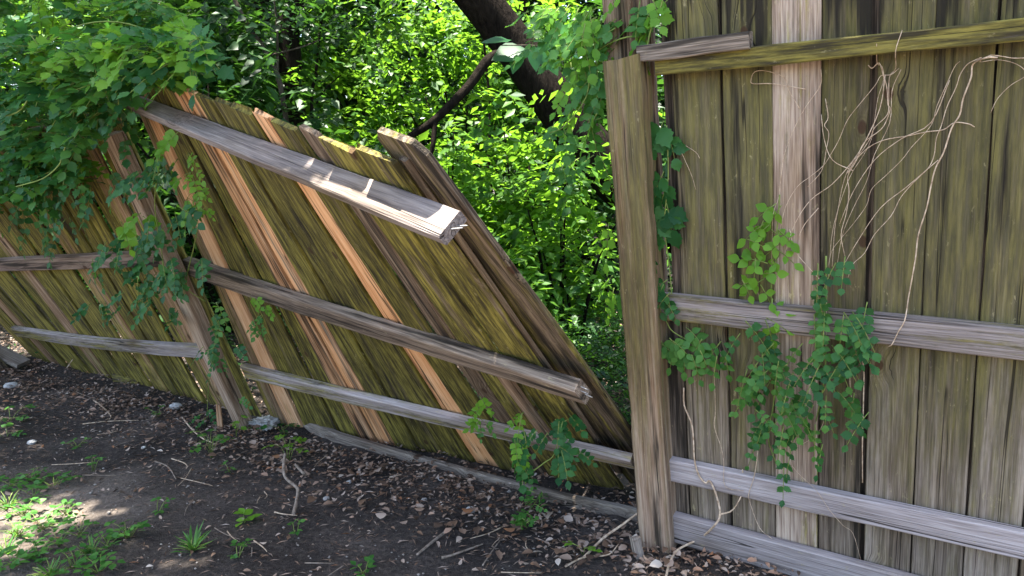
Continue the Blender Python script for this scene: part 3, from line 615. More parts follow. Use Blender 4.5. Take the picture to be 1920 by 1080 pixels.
root_v = empty('dry_vine', on_ground(1258, 1050), 'thick bare vine root curving from the lower rail down to the leaf litter', 'vine')
up_ = [c_px(x, y, o_) for x, y, o_ in [(1282, 727, .02), (1283, 760, .02), (1298, 800, .03), (1302, 860, .045), (1310, 890, .045), (1322, 905, .045), (1332, 903, .045), (1345, 935, .05), (1350, 965, .06), (1340, 985, .085)]]
dn_ = [on_ground(x, y, z) for x, y, z in [(1312, 1010, .05), (1272, 1030, .025), (1256, 1055, .02), (1248, 1085, .02)]]
tubes('stem', [(smooth_line(up_ + dn_, 4), .0026, .0046)], M_STEM, root_v, 6)
tubes('stem', [(smooth_line([c_px(1349, 965, .06), c_px(1375, 955, .05), c_px(1395, 915, .03), c_px(1392, 880, .02)], 4), .003, .0018)], M_STEM, root_v, 5)

# ---- mass of creeper over the far panel and the leaning post
va = Vine('creeper', a_pt(.3, 1.2), 'big mass of dark green creeper spilling over the top of the left fence panel')
prof = np.array([(-120, 420), (0, 370), (60, 350), (120, 340), (165, 270), (200, 190), (232, 128), (280, 128), (330, 128), (372, 110)], float)
cnt = 0
while cnt < 860:
    x = rv(-120, 370) if cnt < 800 else rv(-60, 200); ymax = np.interp(x, prof[:, 0], prof[:, 1]); y = ymax - (rv(0, 1) ** 1.2) * (ymax + 130 if cnt < 800 else 200)
    if x > 250 and y < (x - 250) * .55 - 40: continue
    yy = lerp(4.25, 3.45, min(max((x + 60) / 400, 0), 1)) - rv(-.15, .38) + (.5 if y < 60 else 0) * rv(0, 1)
    yp = on_plane(x, y, a_pt(.4, .9), a_n(.4))[1]; yy = min(yy, yp - rv(.03, .30)) if y > 60 else yy
    p = at_y(x, y, yy)
    if blocks_ground_gap(p): cnt += .2; continue
    young = y < 150 and random.random() < .38  # upper leaves get brighter materials, the sunlight on them put into the colour
    d = V(rv(-1, 1), rv(-1, .3), rv(-.7, .25))
    va.spray(p, d, V(rv(-.3, .3), -.45, 1) + jit(.25), rv(.10, .16), 4, rv(.036, .062), 'lobed' if random.random() < .4 else 'toothed', M_LEAF_Y if young and y < 120 else (M_WEED if young or random.random() < .3 else M_LEAF), .4)
    cnt += 1
for pts in ([(140, 205), (132, 250), (117, 290), (110, 310), (80, 335), (30, 350)], [(0, 220), (40, 205), (70, 150), (100, 110)], [(260, 160), (250, 190), (285, 200)], [(330, 120), (280, 60), (200, 40), (120, 60), (60, 120)], [(330, 150), (345, 185), (352, 200)]):
    va.stem([at_y(x, y, 3.25 + rv(-.05, .05)) for x, y in pts], .004, .0025)
va.build()
vb = Vine('creeper', a_pt(.45, .9), 'thin dark creeper trailing down the boards of the left panel')
for (x, y, rx, ry, n) in [(80, 380, 50, 36, 10), (110, 420, 40, 30, 8), (60, 330, 50, 30, 8), (150, 370, 26, 30, 5), (30, 300, 40, 30, 6), (60, 430, 40, 20, 3)]:
    for _ in range(n):
        p = on_plane(x + rv(-rx, rx), y + rv(-ry, ry), a_pt(.5, .8, rv(.02, .12)), a_n(.5)); vb.spray(p, V(rv(-1, 1), rv(-.3, .3), -1), a_n(.5) + UPV * .5 + jit(.25), rv(.07, .11), 3, rv(.038, .05), 'plain', M_LEAF)
vb.build()
vq = Vine('creeper', P2 + BU1 * .8, 'leafy creeper climbing the leaning post and hanging at mid height')
for (x, y, rx, ry, n, mt) in [(270, 320, 40, 22, 6, 0), (300, 300, 22, 30, 5, 0), (230, 340, 40, 16, 4, 0), (320, 260, 20, 10, 2, 1), (340, 255, 10, 6, 1, 1), (150, 320, 26, 10, 3, 1), (250, 420, 24, 16, 5, 1), (290, 430, 40, 26, 7, 0), (330, 420, 30, 26, 6, 0), (230, 470, 40, 24, 7, 0), (290, 490, 44, 26, 10, 0), (200, 510, 32, 20, 5, 0), (300, 530, 44, 22, 9, 0),
                              (260, 560, 36, 20, 6, 0), (340, 540, 26, 30, 5, 0), (190, 570, 20, 18, 3, 0), (330, 580, 20, 14, 2, 0), (365, 470, 20, 26, 3, 0), (205, 210, 30, 30, 5, 0), (225, 250, 18, 30, 3, 0), (350, 330, 20, 30, 2, 1), (360, 380, 20, 30, 2, 1)]:
    for _ in range(n):
        p = on_plane(x + rv(-rx, rx), y + rv(-ry, ry) - 8, P2 + BU1 * .9 + b_n(1) * rv(.06, .22), b_n(1)); vq.spray(p, V(rv(-1, 1), rv(-.5, .2), -rv(.2, .9)), b_n(1) * .8 + UPV * .8 + jit(.25), rv(.07, .11), 4, rv(.032, .046), 'toothed' if random.random() < .5 else 'plain', M_LEAF_Y if mt else M_LEAF)
for pts in ([(372, 420), (362, 470), (350, 520), (355, 545), (385, 565)], [(300, 300), (290, 380), (300, 450), (310, 520)], [(258, 520), (262, 560), (280, 545), (262, 540)]):
    vq.stem([on_plane(x, y, P2 + BU1 * .9 + b_n(1) * .12, b_n(1)) for x, y in pts], .003, .002)
vq.build()
vl = Vine('creeper', on_ground(400, 770), 'feathery dark creeper hanging around the foot of the leaning post')
for (x, y, rx, ry, n, mt) in [(385, 655, 26, 16, 4, 0), (400, 690, 20, 18, 3, 0), (425, 655, 20, 14, 2, 0), (392, 775, 18, 22, 4, 0), (410, 590, 10, 14, 2, 1), (440, 755, 8, 10, 1, 1), (400, 610, 12, 14, 2, 0)]:
    for _ in range(n):
        p = on_plane(x + rv(-rx, rx), y + rv(-ry, ry) - 8, P2 + BU1 * .3 + b_n(1) * rv(.06, .16), b_n(1)); vl.spray(p, V(rv(-1, 1), rv(-.5, .2), -rv(.1, .8)), b_n(1) * .8 + UPV * .8 + jit(.25), rv(.06, .1), 4, rv(.026, .034), 'plain', M_WEED if mt else M_LEAF)
vl.stem([on_plane(x, y, P2 + BU1 * .3 + b_n(1) * .1, b_n(1)) for x, y in [(388, 800), (390, 740), (395, 690), (402, 650), (410, 600)]], .002, .0015)
vl.build()
for lab, spots in (('small creeper sprig hanging under the middle rail of the collapsed panel', [(475, 560, 1), (490, 575, 1), (480, 600, 0), (492, 590, 0), (495, 610, 0)]),
                   ('thin pale sprig on the mossy boards high on the collapsed panel', [(350, 290, 1), (362, 320, 1), (345, 330, 1), (375, 350, 1), (352, 370, 1), (385, 385, 1)]),
                   ('green sprig poking out beside the broken board of the collapsed panel', [(900, 745, 1), (905, 765, 1), (898, 780, 1), (906, 790, 0)])):
    v = Vine('creeper_sprig', b_pt(.6, .4, .02), lab, 'creeper')
    tt = .14 if 'broken' in lab else .7
    for x, y, mt in spots:
        for _ in range(2): v.spray(on_plane(x + rv(-6, 6), y + rv(-6, 6), b_pt(tt, .5, .05), b_n(tt)), V(rv(-1, 1), -.3, -rv(.3, .9)), b_n(tt) + UPV * .6 + jit(.2), .045, 3, rv(.024, .03), 'plain', M_LEAF_Y if mt else M_WEED)
    v.stem([on_plane(x, y, b_pt(tt, .5, .04), b_n(tt)) for x, y, _ in spots], .0016, .0012); v.build()
vd = Vine('creeper', on_ground(985, 905), 'bushy young creeper growing up in front of the lower rail by the loose rail end')
for (x, y, rx, ry, n, mt) in [(975, 790, 14, 10, 2, 1), (980, 825, 20, 14, 3, 1), (985, 860, 18, 18, 3, 0), (1010, 830, 26, 16, 3, 0), (1035, 795, 14, 12, 2, 0), (1060, 790, 14, 12, 2, 0), (1070, 850, 14, 14, 2, 0), (1045, 840, 14, 18, 2, 0), (1055, 810, 12, 10, 1, 0), (965, 880, 14, 10, 2, 0), (1045, 870, 12, 14, 2, 0)]:
    for _ in range(n):
        p = at_y(x + rv(-rx, rx), y + rv(-ry, ry) - 12, 2.55 + rv(-.12, .1)); vd.spray(p, V(rv(-1, 1), rv(-.6, .1), -rv(.1, .8)), V(0, -.7, .8) + jit(.25), rv(.05, .09), 4, rv(.024, .034), 'toothed' if mt == 0 else 'plain', M_LEAF_Y if mt else M_LEAF)
for pts in ([(985, 908), (990, 870), (985, 820), (975, 785)], [(990, 890), (1020, 868), (1040, 850), (1055, 790)]): vd.stem([at_y(x, y, 2.55) for x, y in pts], .0028, .0016)
vd.build()
ve = Vine('creeper', on_ground(985, 975), 'short trail of round creeper leaves spreading over litter in front of the kick board')
for (x, y, rx, ry, n) in [(1015, 925, 14, 8, 3), (1000, 945, 14, 8, 4), (985, 965, 14, 10, 4), (978, 980, 12, 8, 3)]:
    for _ in range(n): ve.spray(on_ground(x + rv(-rx, rx), y + rv(-ry, ry), rv(.02, .07)), V(rv(-1, 1), rv(-1, 1), .2), UPV + V(0, -.5, 0) + jit(.25), .05, 3, rv(.024, .032), 'plain', M_WEED)
ve.stem([on_ground(x, y, .03) for x, y in [(1018, 915), (1003, 943), (985, 965), (970, 985)]], .002, .0015); ve.build()

# ------------------------------------------------------------------ woods behind the fence
def spray_cloud(centers, n_per, L, leaf, flat=.35, droop=.25, out=None):
    """feathered sprays around the given points -> arrays"""
    N = len(centers); az = RNG.uniform(0, 2 * np.pi, N); el = RNG.normal(-droop, .3, N)
    d = np.stack([np.cos(az) * np.cos(el), np.sin(az) * np.cos(el), np.sin(el)], 1)
    if out is not None: d = d + out * .8; d /= np.linalg.norm(d, axis=1, keepdims=True)
    up = np.array([0, 0, 1.0]) + RNG.normal(0, flat, (N, 3)); up -= d * np.sum(up * d, 1, keepdims=True); up /= np.linalg.norm(up, axis=1, keepdims=True)
    sd = np.cross(d, up); k = np.arange(n_per); f = (k + .5) / n_per; sg = np.where(k % 2, 1.0, -1.0)
    Ls = (L * RNG.uniform(.6, 1.3, N))[:, None, None]
    pos = centers[:, None, :] + d[:, None, :] * Ls * f[None, :, None] + up[:, None, :] * (-.25 * Ls * (f ** 2)[None, :, None]) + RNG.normal(0, leaf * .15, (N, n_per, 3))
    dv = sd[:, None, :] * sg[None, :, None] + d[:, None, :] * .6 + RNG.normal(0, .22, (N, n_per, 3)); dv[..., 2] -= .15
    nr = up[:, None, :] + RNG.normal(0, .3, (N, n_per, 3))
    sz = leaf * RNG.uniform(.7, 1.25, (N, n_per)) * (1 - .35 * f[None, :])
    return pos.reshape(-1, 3), dv.reshape(-1, 3), nr.reshape(-1, 3), sz.ravel()
def ell_points(c, r, n, clumps=14, cs=.28, lo=.35):
    k = RNG.normal(0, 1, (clumps, 3)); k /= np.linalg.norm(k, axis=1, keepdims=True); k *= RNG.uniform(lo, 1, (clumps, 1)) ** .6
    idx = RNG.integers(0, clumps, n); q = k[idx] + RNG.normal(0, cs, (n, 3)); return np.asarray(c) + q * np.asarray(r)
def foliage(root, centers, n_per, L, leaf, mat, kind='far', name='crown', **kw):
    a = spray_cloud(centers, n_per, L, leaf, **kw); k = sun_gaps(a[0]); a = tuple(q[k] for q in a); me = leaf_mesh(name, a[0] - V(*root.location), a[1], a[2], a[3], kind); return link(name, me, mat, root)
def shrub(label, base, h, r, n, leaf, mat, stems=11, n_per=12, L=.45, group='shrubs behind the fence', kind='far', clumps=14, cs=.28):
    root = empty('shrub', (base[0], base[1], gz(base[0], base[1])), label, 'shrub', group)
    c = V(base[0], base[1], h * .56); pts = ell_points(c, (r, r * .8, h * .5), n, clumps, cs); pts[:, 2] = np.maximum(pts[:, 2], .06)
    foliage(root, pts, n_per, L, leaf, mat, kind)
    lines = []
    for i in range(stems):
        tip = pts[i * 7 % n]; b = V(base[0] + rv(-.1, .1), base[1] + rv(-.1, .1), 0); mid = lerp(b, tip, .5) + V(0, 0, h * .12)
        lines.append((smooth_line([b, mid, tip], 5), .019, .004))
    tubes('stems', lines, M_BARK, root, 5); return root
def tree(name, label, trunk, r0, r1, mat, limbs=(), crowns=(), group='trees behind the fence', sides=10, leafmat=None):
    root = empty(name, trunk[0], label, 'tree', group)
    tubes('trunk', [(smooth_line(trunk, 6), r0, r1)], mat, root, sides)
    for pts, a, b in limbs: tubes('limb', [(smooth_line(pts, 5), a, b)], mat, root, 7)
    for (c, r, n, leaf, L, npx, kw) in crowns:
        pts = ell_points(c, r, n, **kw); foliage(root, pts, npx, L, leaf, leafmat or M_WOODS)
    return root

# big dark leaning tree whose crown spreads over the fence
t1 = [V(2.25, 6.4, -.05), V(1.55, 6.15, .75), at_y(1150, 330, 6.0), at_y(1040, 190, 6.0), at_y(930, 40, 6.0), V(-.95, 5.7, 3.5), V(-1.9, 5.2, 4.8), V(-2.6, 4.9, 6.0)]
limb1 = [at_y(985, 110, 6.0), at_y(925, 105, 5.8), at_y(880, 160, 5.7), at_y(815, 225, 5.6), at_y(770, 255, 5.6), at_y(735, 285, 5.6)]
limb2 = [at_y(815, 225, 5.6), at_y(812, 270, 5.55), at_y(802, 315, 5.55), at_y(798, 360, 5.6)]
_k = dict(clumps=22, cs=.2, lo=.1)
ov = [((-2.2, 2.9, 6.2), (1.3, .8, .4), 320, .14, .5, 12, _k), ((-4.4, 3.7, 6.4), (2.2, 1.7, .8), 640, .14, .5, 12, _k), ((-2.0, 3.2, 6.5), (2.1, 1.6, .8), 640, .14, .5, 12, _k), ((.4, 2.9, 6.6), (2.1, 1.6, .8), 640, .14, .5, 12, _k), ((2.4, 2.2, 6.8), (1.9, 1.8, .8), 480, .14, .5, 12, _k)]  # unseen clumps set to shade fence and soil; first one added for the rail
limbs_up = [([V(-.95, 5.7, 3.5), V(.2, 4.6, 4.9), V(1.7, 3.0, 6.2)], .08, .03), ([V(-1.9, 5.2, 4.8), V(-1.2, 4.2, 5.8), V(.0, 2.9, 6.6)], .07, .03), ([V(-1.9, 5.2, 4.8), V(-2.9, 4.6, 5.6), V(-4.2, 3.6, 6.3)], .07, .03)]
shade_bough = np.array([b_pt(t, BT, .03) + _sv * 3.6 for t in np.repeat(np.linspace(.30, 1.0, 15), 16)]) + RNG.normal(0, .16, (240, 3))  # added leaves out of view, strung sunward of the top rail to shade it
leaning = tree('leaning_tree', 'big dark tree trunk leaning left behind the tall post', t1, .235, .10, M_BARK, [(limb1, .045, .022), (limb2, .022, .012)] + limbs_up, ov, leafmat=M_WOODS)
foliage(leaning, shade_bough, 12, .4, .12, M_WOODS)
tubes('limb', [(smooth_line([V(-1.9, 5.2, 4.8), V(-1.6, 4.2, 5.0), b_pt(.8, BT) + _sv * 3.6, b_pt(.35, BT) + _sv * 3.6], 5), .05, .015)], M_BARK, leaning, 6)  # added limb out of view, carrying the leaves that shade the rail

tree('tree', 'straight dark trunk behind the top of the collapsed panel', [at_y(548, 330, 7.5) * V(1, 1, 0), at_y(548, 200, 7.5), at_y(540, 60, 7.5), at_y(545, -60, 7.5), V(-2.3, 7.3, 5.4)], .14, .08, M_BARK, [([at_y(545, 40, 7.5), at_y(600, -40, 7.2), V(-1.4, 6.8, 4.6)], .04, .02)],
     [((-2.6, 7.0, 5.0), (1.9, 1.6, 1.3), 420, .11, .5, 12, dict(clumps=16, cs=.25, lo=.2))], leafmat=M_WOODS_SHADE)
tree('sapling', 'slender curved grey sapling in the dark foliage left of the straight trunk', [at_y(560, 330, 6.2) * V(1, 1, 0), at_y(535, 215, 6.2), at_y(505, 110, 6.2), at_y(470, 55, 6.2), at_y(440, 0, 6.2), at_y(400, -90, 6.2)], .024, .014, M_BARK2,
     [([at_y(500, 105, 6.2), at_y(560, 90, 6.1), at_y(600, 75, 6.0)], .009, .004), ([at_y(520, 150, 6.2), at_y(520, 60, 6.2), at_y(512, -20, 6.2)], .012, .006)], [(at_y(470, 40, 6.2), (.9, .6, .5), 90, .085, .4, 12, dict(clumps=10, cs=.3, lo=.1))], leafmat=M_WOODS_SHADE)
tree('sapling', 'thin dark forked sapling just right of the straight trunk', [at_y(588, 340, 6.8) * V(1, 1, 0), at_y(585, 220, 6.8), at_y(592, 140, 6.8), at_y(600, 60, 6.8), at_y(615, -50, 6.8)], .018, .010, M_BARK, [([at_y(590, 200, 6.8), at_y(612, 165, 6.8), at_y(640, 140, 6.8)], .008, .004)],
     [(at_y(610, -20, 6.8), (.7, .5, .5), 70, .085, .4, 12, dict(clumps=8, cs=.3, lo=.1))], leafmat=M_WOODS_SHADE)
tree('tree', 'dim trunk far back in the shade at the upper left', [at_y(480, 330, 10) * V(1, 1, 0), at_y(478, 150, 10), at_y(490, 0, 10), V(-3.4, 10, 6)], .13, .08, M_BARK, [], [((-3.6, 9.5, 5.6), (2.4, 1.8, 1.5), 380, .12, .5, 12, dict(clumps=14, cs=.25, lo=.2))], leafmat=M_WOODS_SHADE)
tree('sapling', 'thin upright dark stem in the bright thicket left of the tall post', [at_y(918, 480, 7.2) * V(1, 1, 0), at_y(916, 330, 7.2), at_y(918, 200, 7.2), at_y(905, 60, 7.2), at_y(890, -60, 7.2)], .016, .009, M_BARK, [([at_y(916, 250, 7.2), at_y(880, 200, 7.2), at_y(850, 170, 7.1)], .008, .004)],
     [(at_y(900, 20, 7.2), (.8, .6, .6), 80, .09, .4, 12, dict(clumps=8, cs=.3, lo=.1))])

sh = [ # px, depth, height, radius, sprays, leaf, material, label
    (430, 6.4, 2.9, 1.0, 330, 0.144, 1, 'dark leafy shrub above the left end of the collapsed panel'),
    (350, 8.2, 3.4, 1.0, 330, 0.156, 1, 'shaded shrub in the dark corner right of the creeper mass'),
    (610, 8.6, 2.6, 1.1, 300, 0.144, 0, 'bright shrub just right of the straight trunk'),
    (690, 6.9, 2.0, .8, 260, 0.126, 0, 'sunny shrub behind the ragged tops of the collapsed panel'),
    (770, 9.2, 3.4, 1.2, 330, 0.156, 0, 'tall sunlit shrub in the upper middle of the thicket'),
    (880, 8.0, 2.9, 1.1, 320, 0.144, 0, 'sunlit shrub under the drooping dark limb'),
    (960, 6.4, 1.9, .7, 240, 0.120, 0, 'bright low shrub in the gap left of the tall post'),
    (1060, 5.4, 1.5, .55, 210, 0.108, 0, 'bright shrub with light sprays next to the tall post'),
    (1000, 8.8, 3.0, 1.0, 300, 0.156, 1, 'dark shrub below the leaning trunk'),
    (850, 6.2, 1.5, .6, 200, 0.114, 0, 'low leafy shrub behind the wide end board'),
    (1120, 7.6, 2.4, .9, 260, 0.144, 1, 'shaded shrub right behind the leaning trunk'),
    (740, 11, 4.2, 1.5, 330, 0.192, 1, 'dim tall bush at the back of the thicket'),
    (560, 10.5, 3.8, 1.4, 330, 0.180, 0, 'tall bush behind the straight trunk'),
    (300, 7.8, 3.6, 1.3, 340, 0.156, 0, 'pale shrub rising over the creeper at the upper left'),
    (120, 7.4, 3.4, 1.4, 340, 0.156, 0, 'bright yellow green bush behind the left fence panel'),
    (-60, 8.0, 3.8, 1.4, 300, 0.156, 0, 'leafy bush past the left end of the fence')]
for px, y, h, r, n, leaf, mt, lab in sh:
    g = at_y(px, 540, y); shrub(lab, (g[0], y), h, r, n, leaf, M_WOODS_SHADE if mt else M_WOODS)
# undergrowth and far wood read as one mass
ug = empty('undergrowth', (0, 7, 0), None, None); COL.objects.unlink(ug); bpy.data.objects.remove(ug)
n = 5600; xs = RNG.uniform(-6, 5, n); ys = RNG.uniform(2.6, 11, n)
fence_y = np.interp(xs, [-6, -3.64, -1.5, .56, 3], [6.8, 5.6, 4.45, 3.15, 1.8])
keep = ys > fence_y + .25; xs, ys = xs[keep], ys[keep]; zs = RNG.uniform(.05, .45, len(xs)) * (1 + .06 * (ys - 4))
xs = np.concatenate([xs, RNG.uniform(.1, 1.6, 520)]); ys = np.concatenate([ys, RNG.uniform(3.35, 5.4, 520)]); zs = np.concatenate([zs, RNG.uniform(.03, .42, 520)])
a = spray_cloud(np.stack([xs, ys, zs], 1), 12, .3, .05, droop=-.1)
tag(link('undergrowth', leaf_mesh('undergrowth', *a, 'far'), M_WOODS_SHADE), 'low dark leafy undergrowth covering the ground behind the fence', 'undergrowth', kind='stuff')
for nm, n, R0, R1, zt, leaf, L, mt, lab in (('far_wood', 6000, 12, 18, 9, .22, 1.0, M_WOODS_SHADE, 'dense woodland filling the distance behind the fence'), ('far_wood', 9500, 20, 27, 16, .55, 2.0, M_WOODS_SHADE, 'dark wall of distant woodland beyond the sunlit trees')):
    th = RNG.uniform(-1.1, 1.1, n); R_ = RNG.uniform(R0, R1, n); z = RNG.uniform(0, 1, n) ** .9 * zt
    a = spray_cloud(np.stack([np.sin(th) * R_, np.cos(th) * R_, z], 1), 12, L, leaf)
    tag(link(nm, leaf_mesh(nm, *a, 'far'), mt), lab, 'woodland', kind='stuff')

for i, (x, y, h, rad, n, lab) in enumerate([(-4.5, 11, 7.5, 3.0, 1000, 'tall forest tree at the back left whose crown is above the view'), (0.2, 12.5, 8.0, 3.2, 1000, 'tall forest tree at the back centre'), (4.0, 10.5, 7.5, 3.0, 900, 'tall forest tree behind the standing panel'), (-8.5, 9.0, 7.5, 3.0, 900, 'tall forest tree past the left fence panel'), (-3.2, 15.5, 8.5, 3.2, 900, 'tall forest tree deep in the wood')]):
    tree('tree', lab, [V(x, y, -.05), V(x + .1, y + .1, 2.5), V(x - .1, y, 5), V(x, y, h)], .16, .06, M_BARK, [([V(x, y, 4.2), V(x + 1.0, y - .6, 5.6), V(x + 2, y - 1, 6.8)], .06, .02), ([V(x, y, 4.6), V(x - 1.0, y - .8, 6.0), V(x - 2, y - 1.4, 7.0)], .06, .02)],
         [((x, y - .5, h - .3), (rad, rad * .8, 1.5), n, .2, .8, 12, dict(clumps=9, cs=.15, lo=.3))], leafmat=M_WOODS_SHADE)
# large-leaved branch hanging in the gap
br = empty('leafy_branch', at_y(1000, 100, 4.6), 'branch with large pale-shining leaves hanging in front of the leaning trunk', 'branch')
tubes('stem', [(smooth_line([at_y(1085, 60, 4.9), at_y(1040, 85, 4.7), at_y(990, 85, 4.6), at_y(940, 85, 4.55)], 4), .006, .003)], M_BARK2, br)
for x, y, dx, dz, s, mt in [(985, 90, -1, -.35, .22, 0), (960, 75, -.9, -.1, .19, 0), (1015, 80, .2, -1, .17, 0), (1000, 85, .1, -.9, .16, 0), (1045, 85, .8, -.5, .16, 0), (1050, 95, .9, -.1, .15, 0), (1020, 100, .5, -.8, .16, 0), (975, 95, -.3, -.9, .15, 0), (1035, 75, .4, .3, .15, 0)]:
    add_leaf(br, at_y(x, y, 4.6 + rv(-.08, .08)), V(dx, -.25, dz), V(.1, -.75, .65) + jit(.2), s, 'plain', M_LEAF)

# ------------------------------------------------------------------ the garden floor
FL = [(-5.5, 6.3), (-3.64, 5.23), (-1.5, 4.04), (.55, 2.70), (2.6, 1.5)]
def fence_dist(x, y):
    best = np.full(np.shape(x), 9.0); sgn = np.zeros(np.shape(x))
    for (ax, ay), (bx, by) in zip(FL[:-1], FL[1:]):
        dx, dy = bx - ax, by - ay; q = np.clip(((x - ax) * dx + (y - ay) * dy) / (dx * dx + dy * dy), 0, 1); d = np.hypot(x - ax - q * dx, y - ay - q * dy)
        m = d < best; best = np.where(m, d, best); sgn = np.where(m, np.sign((x - ax) * dy - (y - ay) * dx), sgn)
    return best, sgn      # sgn > 0 on the garden side
def litter(n, xr, yr):
    x = RNG.uniform(*xr, n); y = RNG.uniform(*yr, n); d, s = fence_dist(x, y)
    patch = .5 + .5 * np.sin(x * 3.1 + 1) * np.sin(y * 2.7 + x)
    p = np.where(s > 0, np.exp(-(d / .34) ** 2) * 1.0 + .018 + .05 * patch, .5)
    p = np.where((s > 0) & (d < .02), .4, p)
    k = RNG.random(n) < p; return x[k], y[k]
x, y = litter(120000, (-4.6, 2.2), (.5, 7.5)); n = len(x)
pos = np.stack([x, y, hash_h(x, y) + RNG.uniform(.004, .030, n)], 1)
az = RNG.uniform(0, 6.28, n); dv = np.stack([np.cos(az), np.sin(az), RNG.normal(0, .22, n)], 1); nr = np.stack([RNG.normal(0, .42, n), RNG.normal(0, .42, n), np.ones(n) * np.where(RNG.random(n) < .3, -1, 1)], 1)
tag(link('leaf_litter', leaf_mesh('leaf_litter', pos, dv, nr, RNG.uniform(.009, .032, n) * np.where(RNG.random(n) < .12, 1.35, 1), 'dry', .8), M_LITTER), 'brown dry leaf litter heaped along the foot of the fence', 'leaf litter', kind='stuff')
# chips and shredded straw
n = 34000; x = RNG.uniform(-4.4, 2, n); y = RNG.uniform(.6, 5.6, n); d, s = fence_dist(x, y); k = (s > 0) & (RNG.random(n) < np.exp(-(d / .8) ** 2) * .8 + .16); x, y = x[k], y[k]; n = len(x)
az = RNG.uniform(0, 6.28, n); pos = np.stack([x, y, hash_h(x, y) + RNG.uniform(.003, .014, n)], 1); dv = np.stack([np.cos(az), np.sin(az), RNG.normal(0, .12, n)], 1); nr = np.stack([RNG.normal(0, .3, n), RNG.normal(0, .3, n), np.ones(n)], 1)
tag(link('wood_chips', leaf_mesh('wood_chips', pos, dv, nr, RNG.uniform(.008, .05, n), 'far', .2), M_LITTER), 'shredded straw and bark chips scattered on the soil', 'wood chips', kind='stuff')
# gravel specks
ICO = None
def rock_mesh(name, r, flat=.6, seed=0, sub=2, rough=.22):
    import bmesh
    bm = bmesh.new(); bmesh.ops.create_icosphere(bm, subdivisions=sub, radius=1.0); q = np.random.default_rng(seed)
    pl = [(unit(q.normal(0, 1, 3)), q.uniform(.55, .9)) for _ in range(9)]
    for v in bm.verts:
        p = V(*v.co)
        for nn, dd in pl:
            e = np.dot(p, nn) - dd
            if e > 0: p = p - nn * e
        p = p * (1 + q.normal(0, rough * .12)); v.co = Vector(p * V(r, r * q.uniform(.97, 1.03), r * flat))
    me = bpy.data.meshes.new(name); bm.to_mesh(me); bm.free(); return me
n = 3800; x = RNG.uniform(-3.6, 1.6, n); y = RNG.uniform(.6, 4.8, n); d, s = fence_dist(x, y); k = s > 0; x, y = x[k], y[k]; n = len(x)
T = np.array([(1, 0, 0), (-1, 0, 0), (0, 1, 0), (0, -1, 0), (0, 0, .7), (0, 0, -.7)], float); Fc = np.array([(0, 2, 4), (2, 1, 4), (1, 3, 4), (3, 0, 4), (2, 0, 5), (1, 2, 5), (3, 1, 5), (0, 3, 5)])
r = RNG.uniform(.0015, .006, n) * np.where(RNG.random(n) < .06, 2.0, 1)
v = np.stack([x, y, hash_h(x, y) + r * .35], 1)[:, None, :] + T[None] * r[:, None, None] * RNG.uniform(.6, 1.25, (n, 6, 1))
tag(link('gravel', np_mesh('gravel', v.reshape(-1, 3), (Fc[None] + (np.arange(n) * 6)[:, None, None]).reshape(-1, 3), np.repeat(RNG.random(n), 6)), M_PEBBLE), 'tiny pale pebbles speckling the bare soil', 'gravel', kind='stuff')

# stones one can point to
for i, (px, py, wpx, lab) in enumerate([(330, 768, 26, 'pale stone on the soil left of the leaning post'), (882, 966, 22, 'small white stone on dark soil before the collapsed panel'), (612, 932, 14, 'little white stone chip below the bowed kick board'), (60, 832, 16, 'grey stone at the left edge of the soil'),
                                       (20, 722, 22, 'whitish stone by the far left post'), (795, 940, 12, 'tiny bluish stone chip on the litter'), (825, 905, 18, 'crumbly grey stone at the foot of the kick board'), (655, 900, 12, 'pale chip among the dry leaves'), (270, 840, 10, 'small pebble on bare soil near the sprouts')]):
    p = on_ground(px, py); r = wpx / 2 / FPX * np.linalg.norm(p - CAM)
    o = link('stone', rock_mesh('stone', r, .6, i + 5), M_STONE); o.location = (p[0], p[1], gz(p[0], p[1]) + r * .25); o.rotation_euler[2] = i; tag(o, lab, 'stone', 'stones on the soil')
p = on_ground(497, 797); o = link('concrete_footing', rock_mesh('concrete_footing', .105, .36, 77, 4, 1.0), M_STONE); o.location = (p[0], p[1] + .03, .01); o.rotation_euler[2] = .5
tag(o, 'broken lump of pale concrete footing at the base of the leaning post', 'concrete')
# wooden stubs
o = put_board('wooden_stake', None, on_ground(413, 800) - V(0, 0, .03), V(1, .2, 0), V(-.05, .1, 1), .03, .02, .15, (.1, .3, .35, .3), segs=3, ragged=.012); tag(o, 'short brown wooden stake stuck in the soil beside the leaning post', 'stake')
o = put_board('wood_stub', None, on_ground(1200, 1040) - V(0, 0, .01), V(1, .3, 0), V(-.25, -.05, 1), .035, .03, .085, (.15, .4, 0, .7), segs=3, ragged=.012); tag(o, 'rotten grey wood stub in the litter left of the tall post base', 'wood stub')
# sticks
def stick(lab, pts, r0, r1, name='stick', mat=None, z=.012, group='sticks on the soil'):
    P = [on_ground(q[0], q[1], (q[2] if len(q) > 2 else z)) for q in pts]; c = P[0]
    root_loc = V(c[0], c[1], 0); vs, fs = tube_data([([p - root_loc for p in smooth_line(P, 4)], r0, r1)], 6)
    o = link(name, mesh(name, vs, fs, True), mat or M_TWIG); o.location = tuple(root_loc); return tag(o, lab, 'stick', group)
stick('crooked brown stick standing up out of the soil with a sprout', [(550, 965, .01), (557, 935, .02), (557, 915, .05), (535, 895, .07), (532, 870, .1), (535, 850, .13)], .008, .006)
stick('short grey stick end beside the crooked stick', [(572, 890, .01), (562, 880, .03), (553, 870, .05)], .007, .006)
stick('long pale split stick leaning from the litter against the tall post', [(1095, 1045, .01), (1130, 1010, .03), (1165, 985, .06), (1203, 957, .10)], .006, .004, mat=M_STEM)
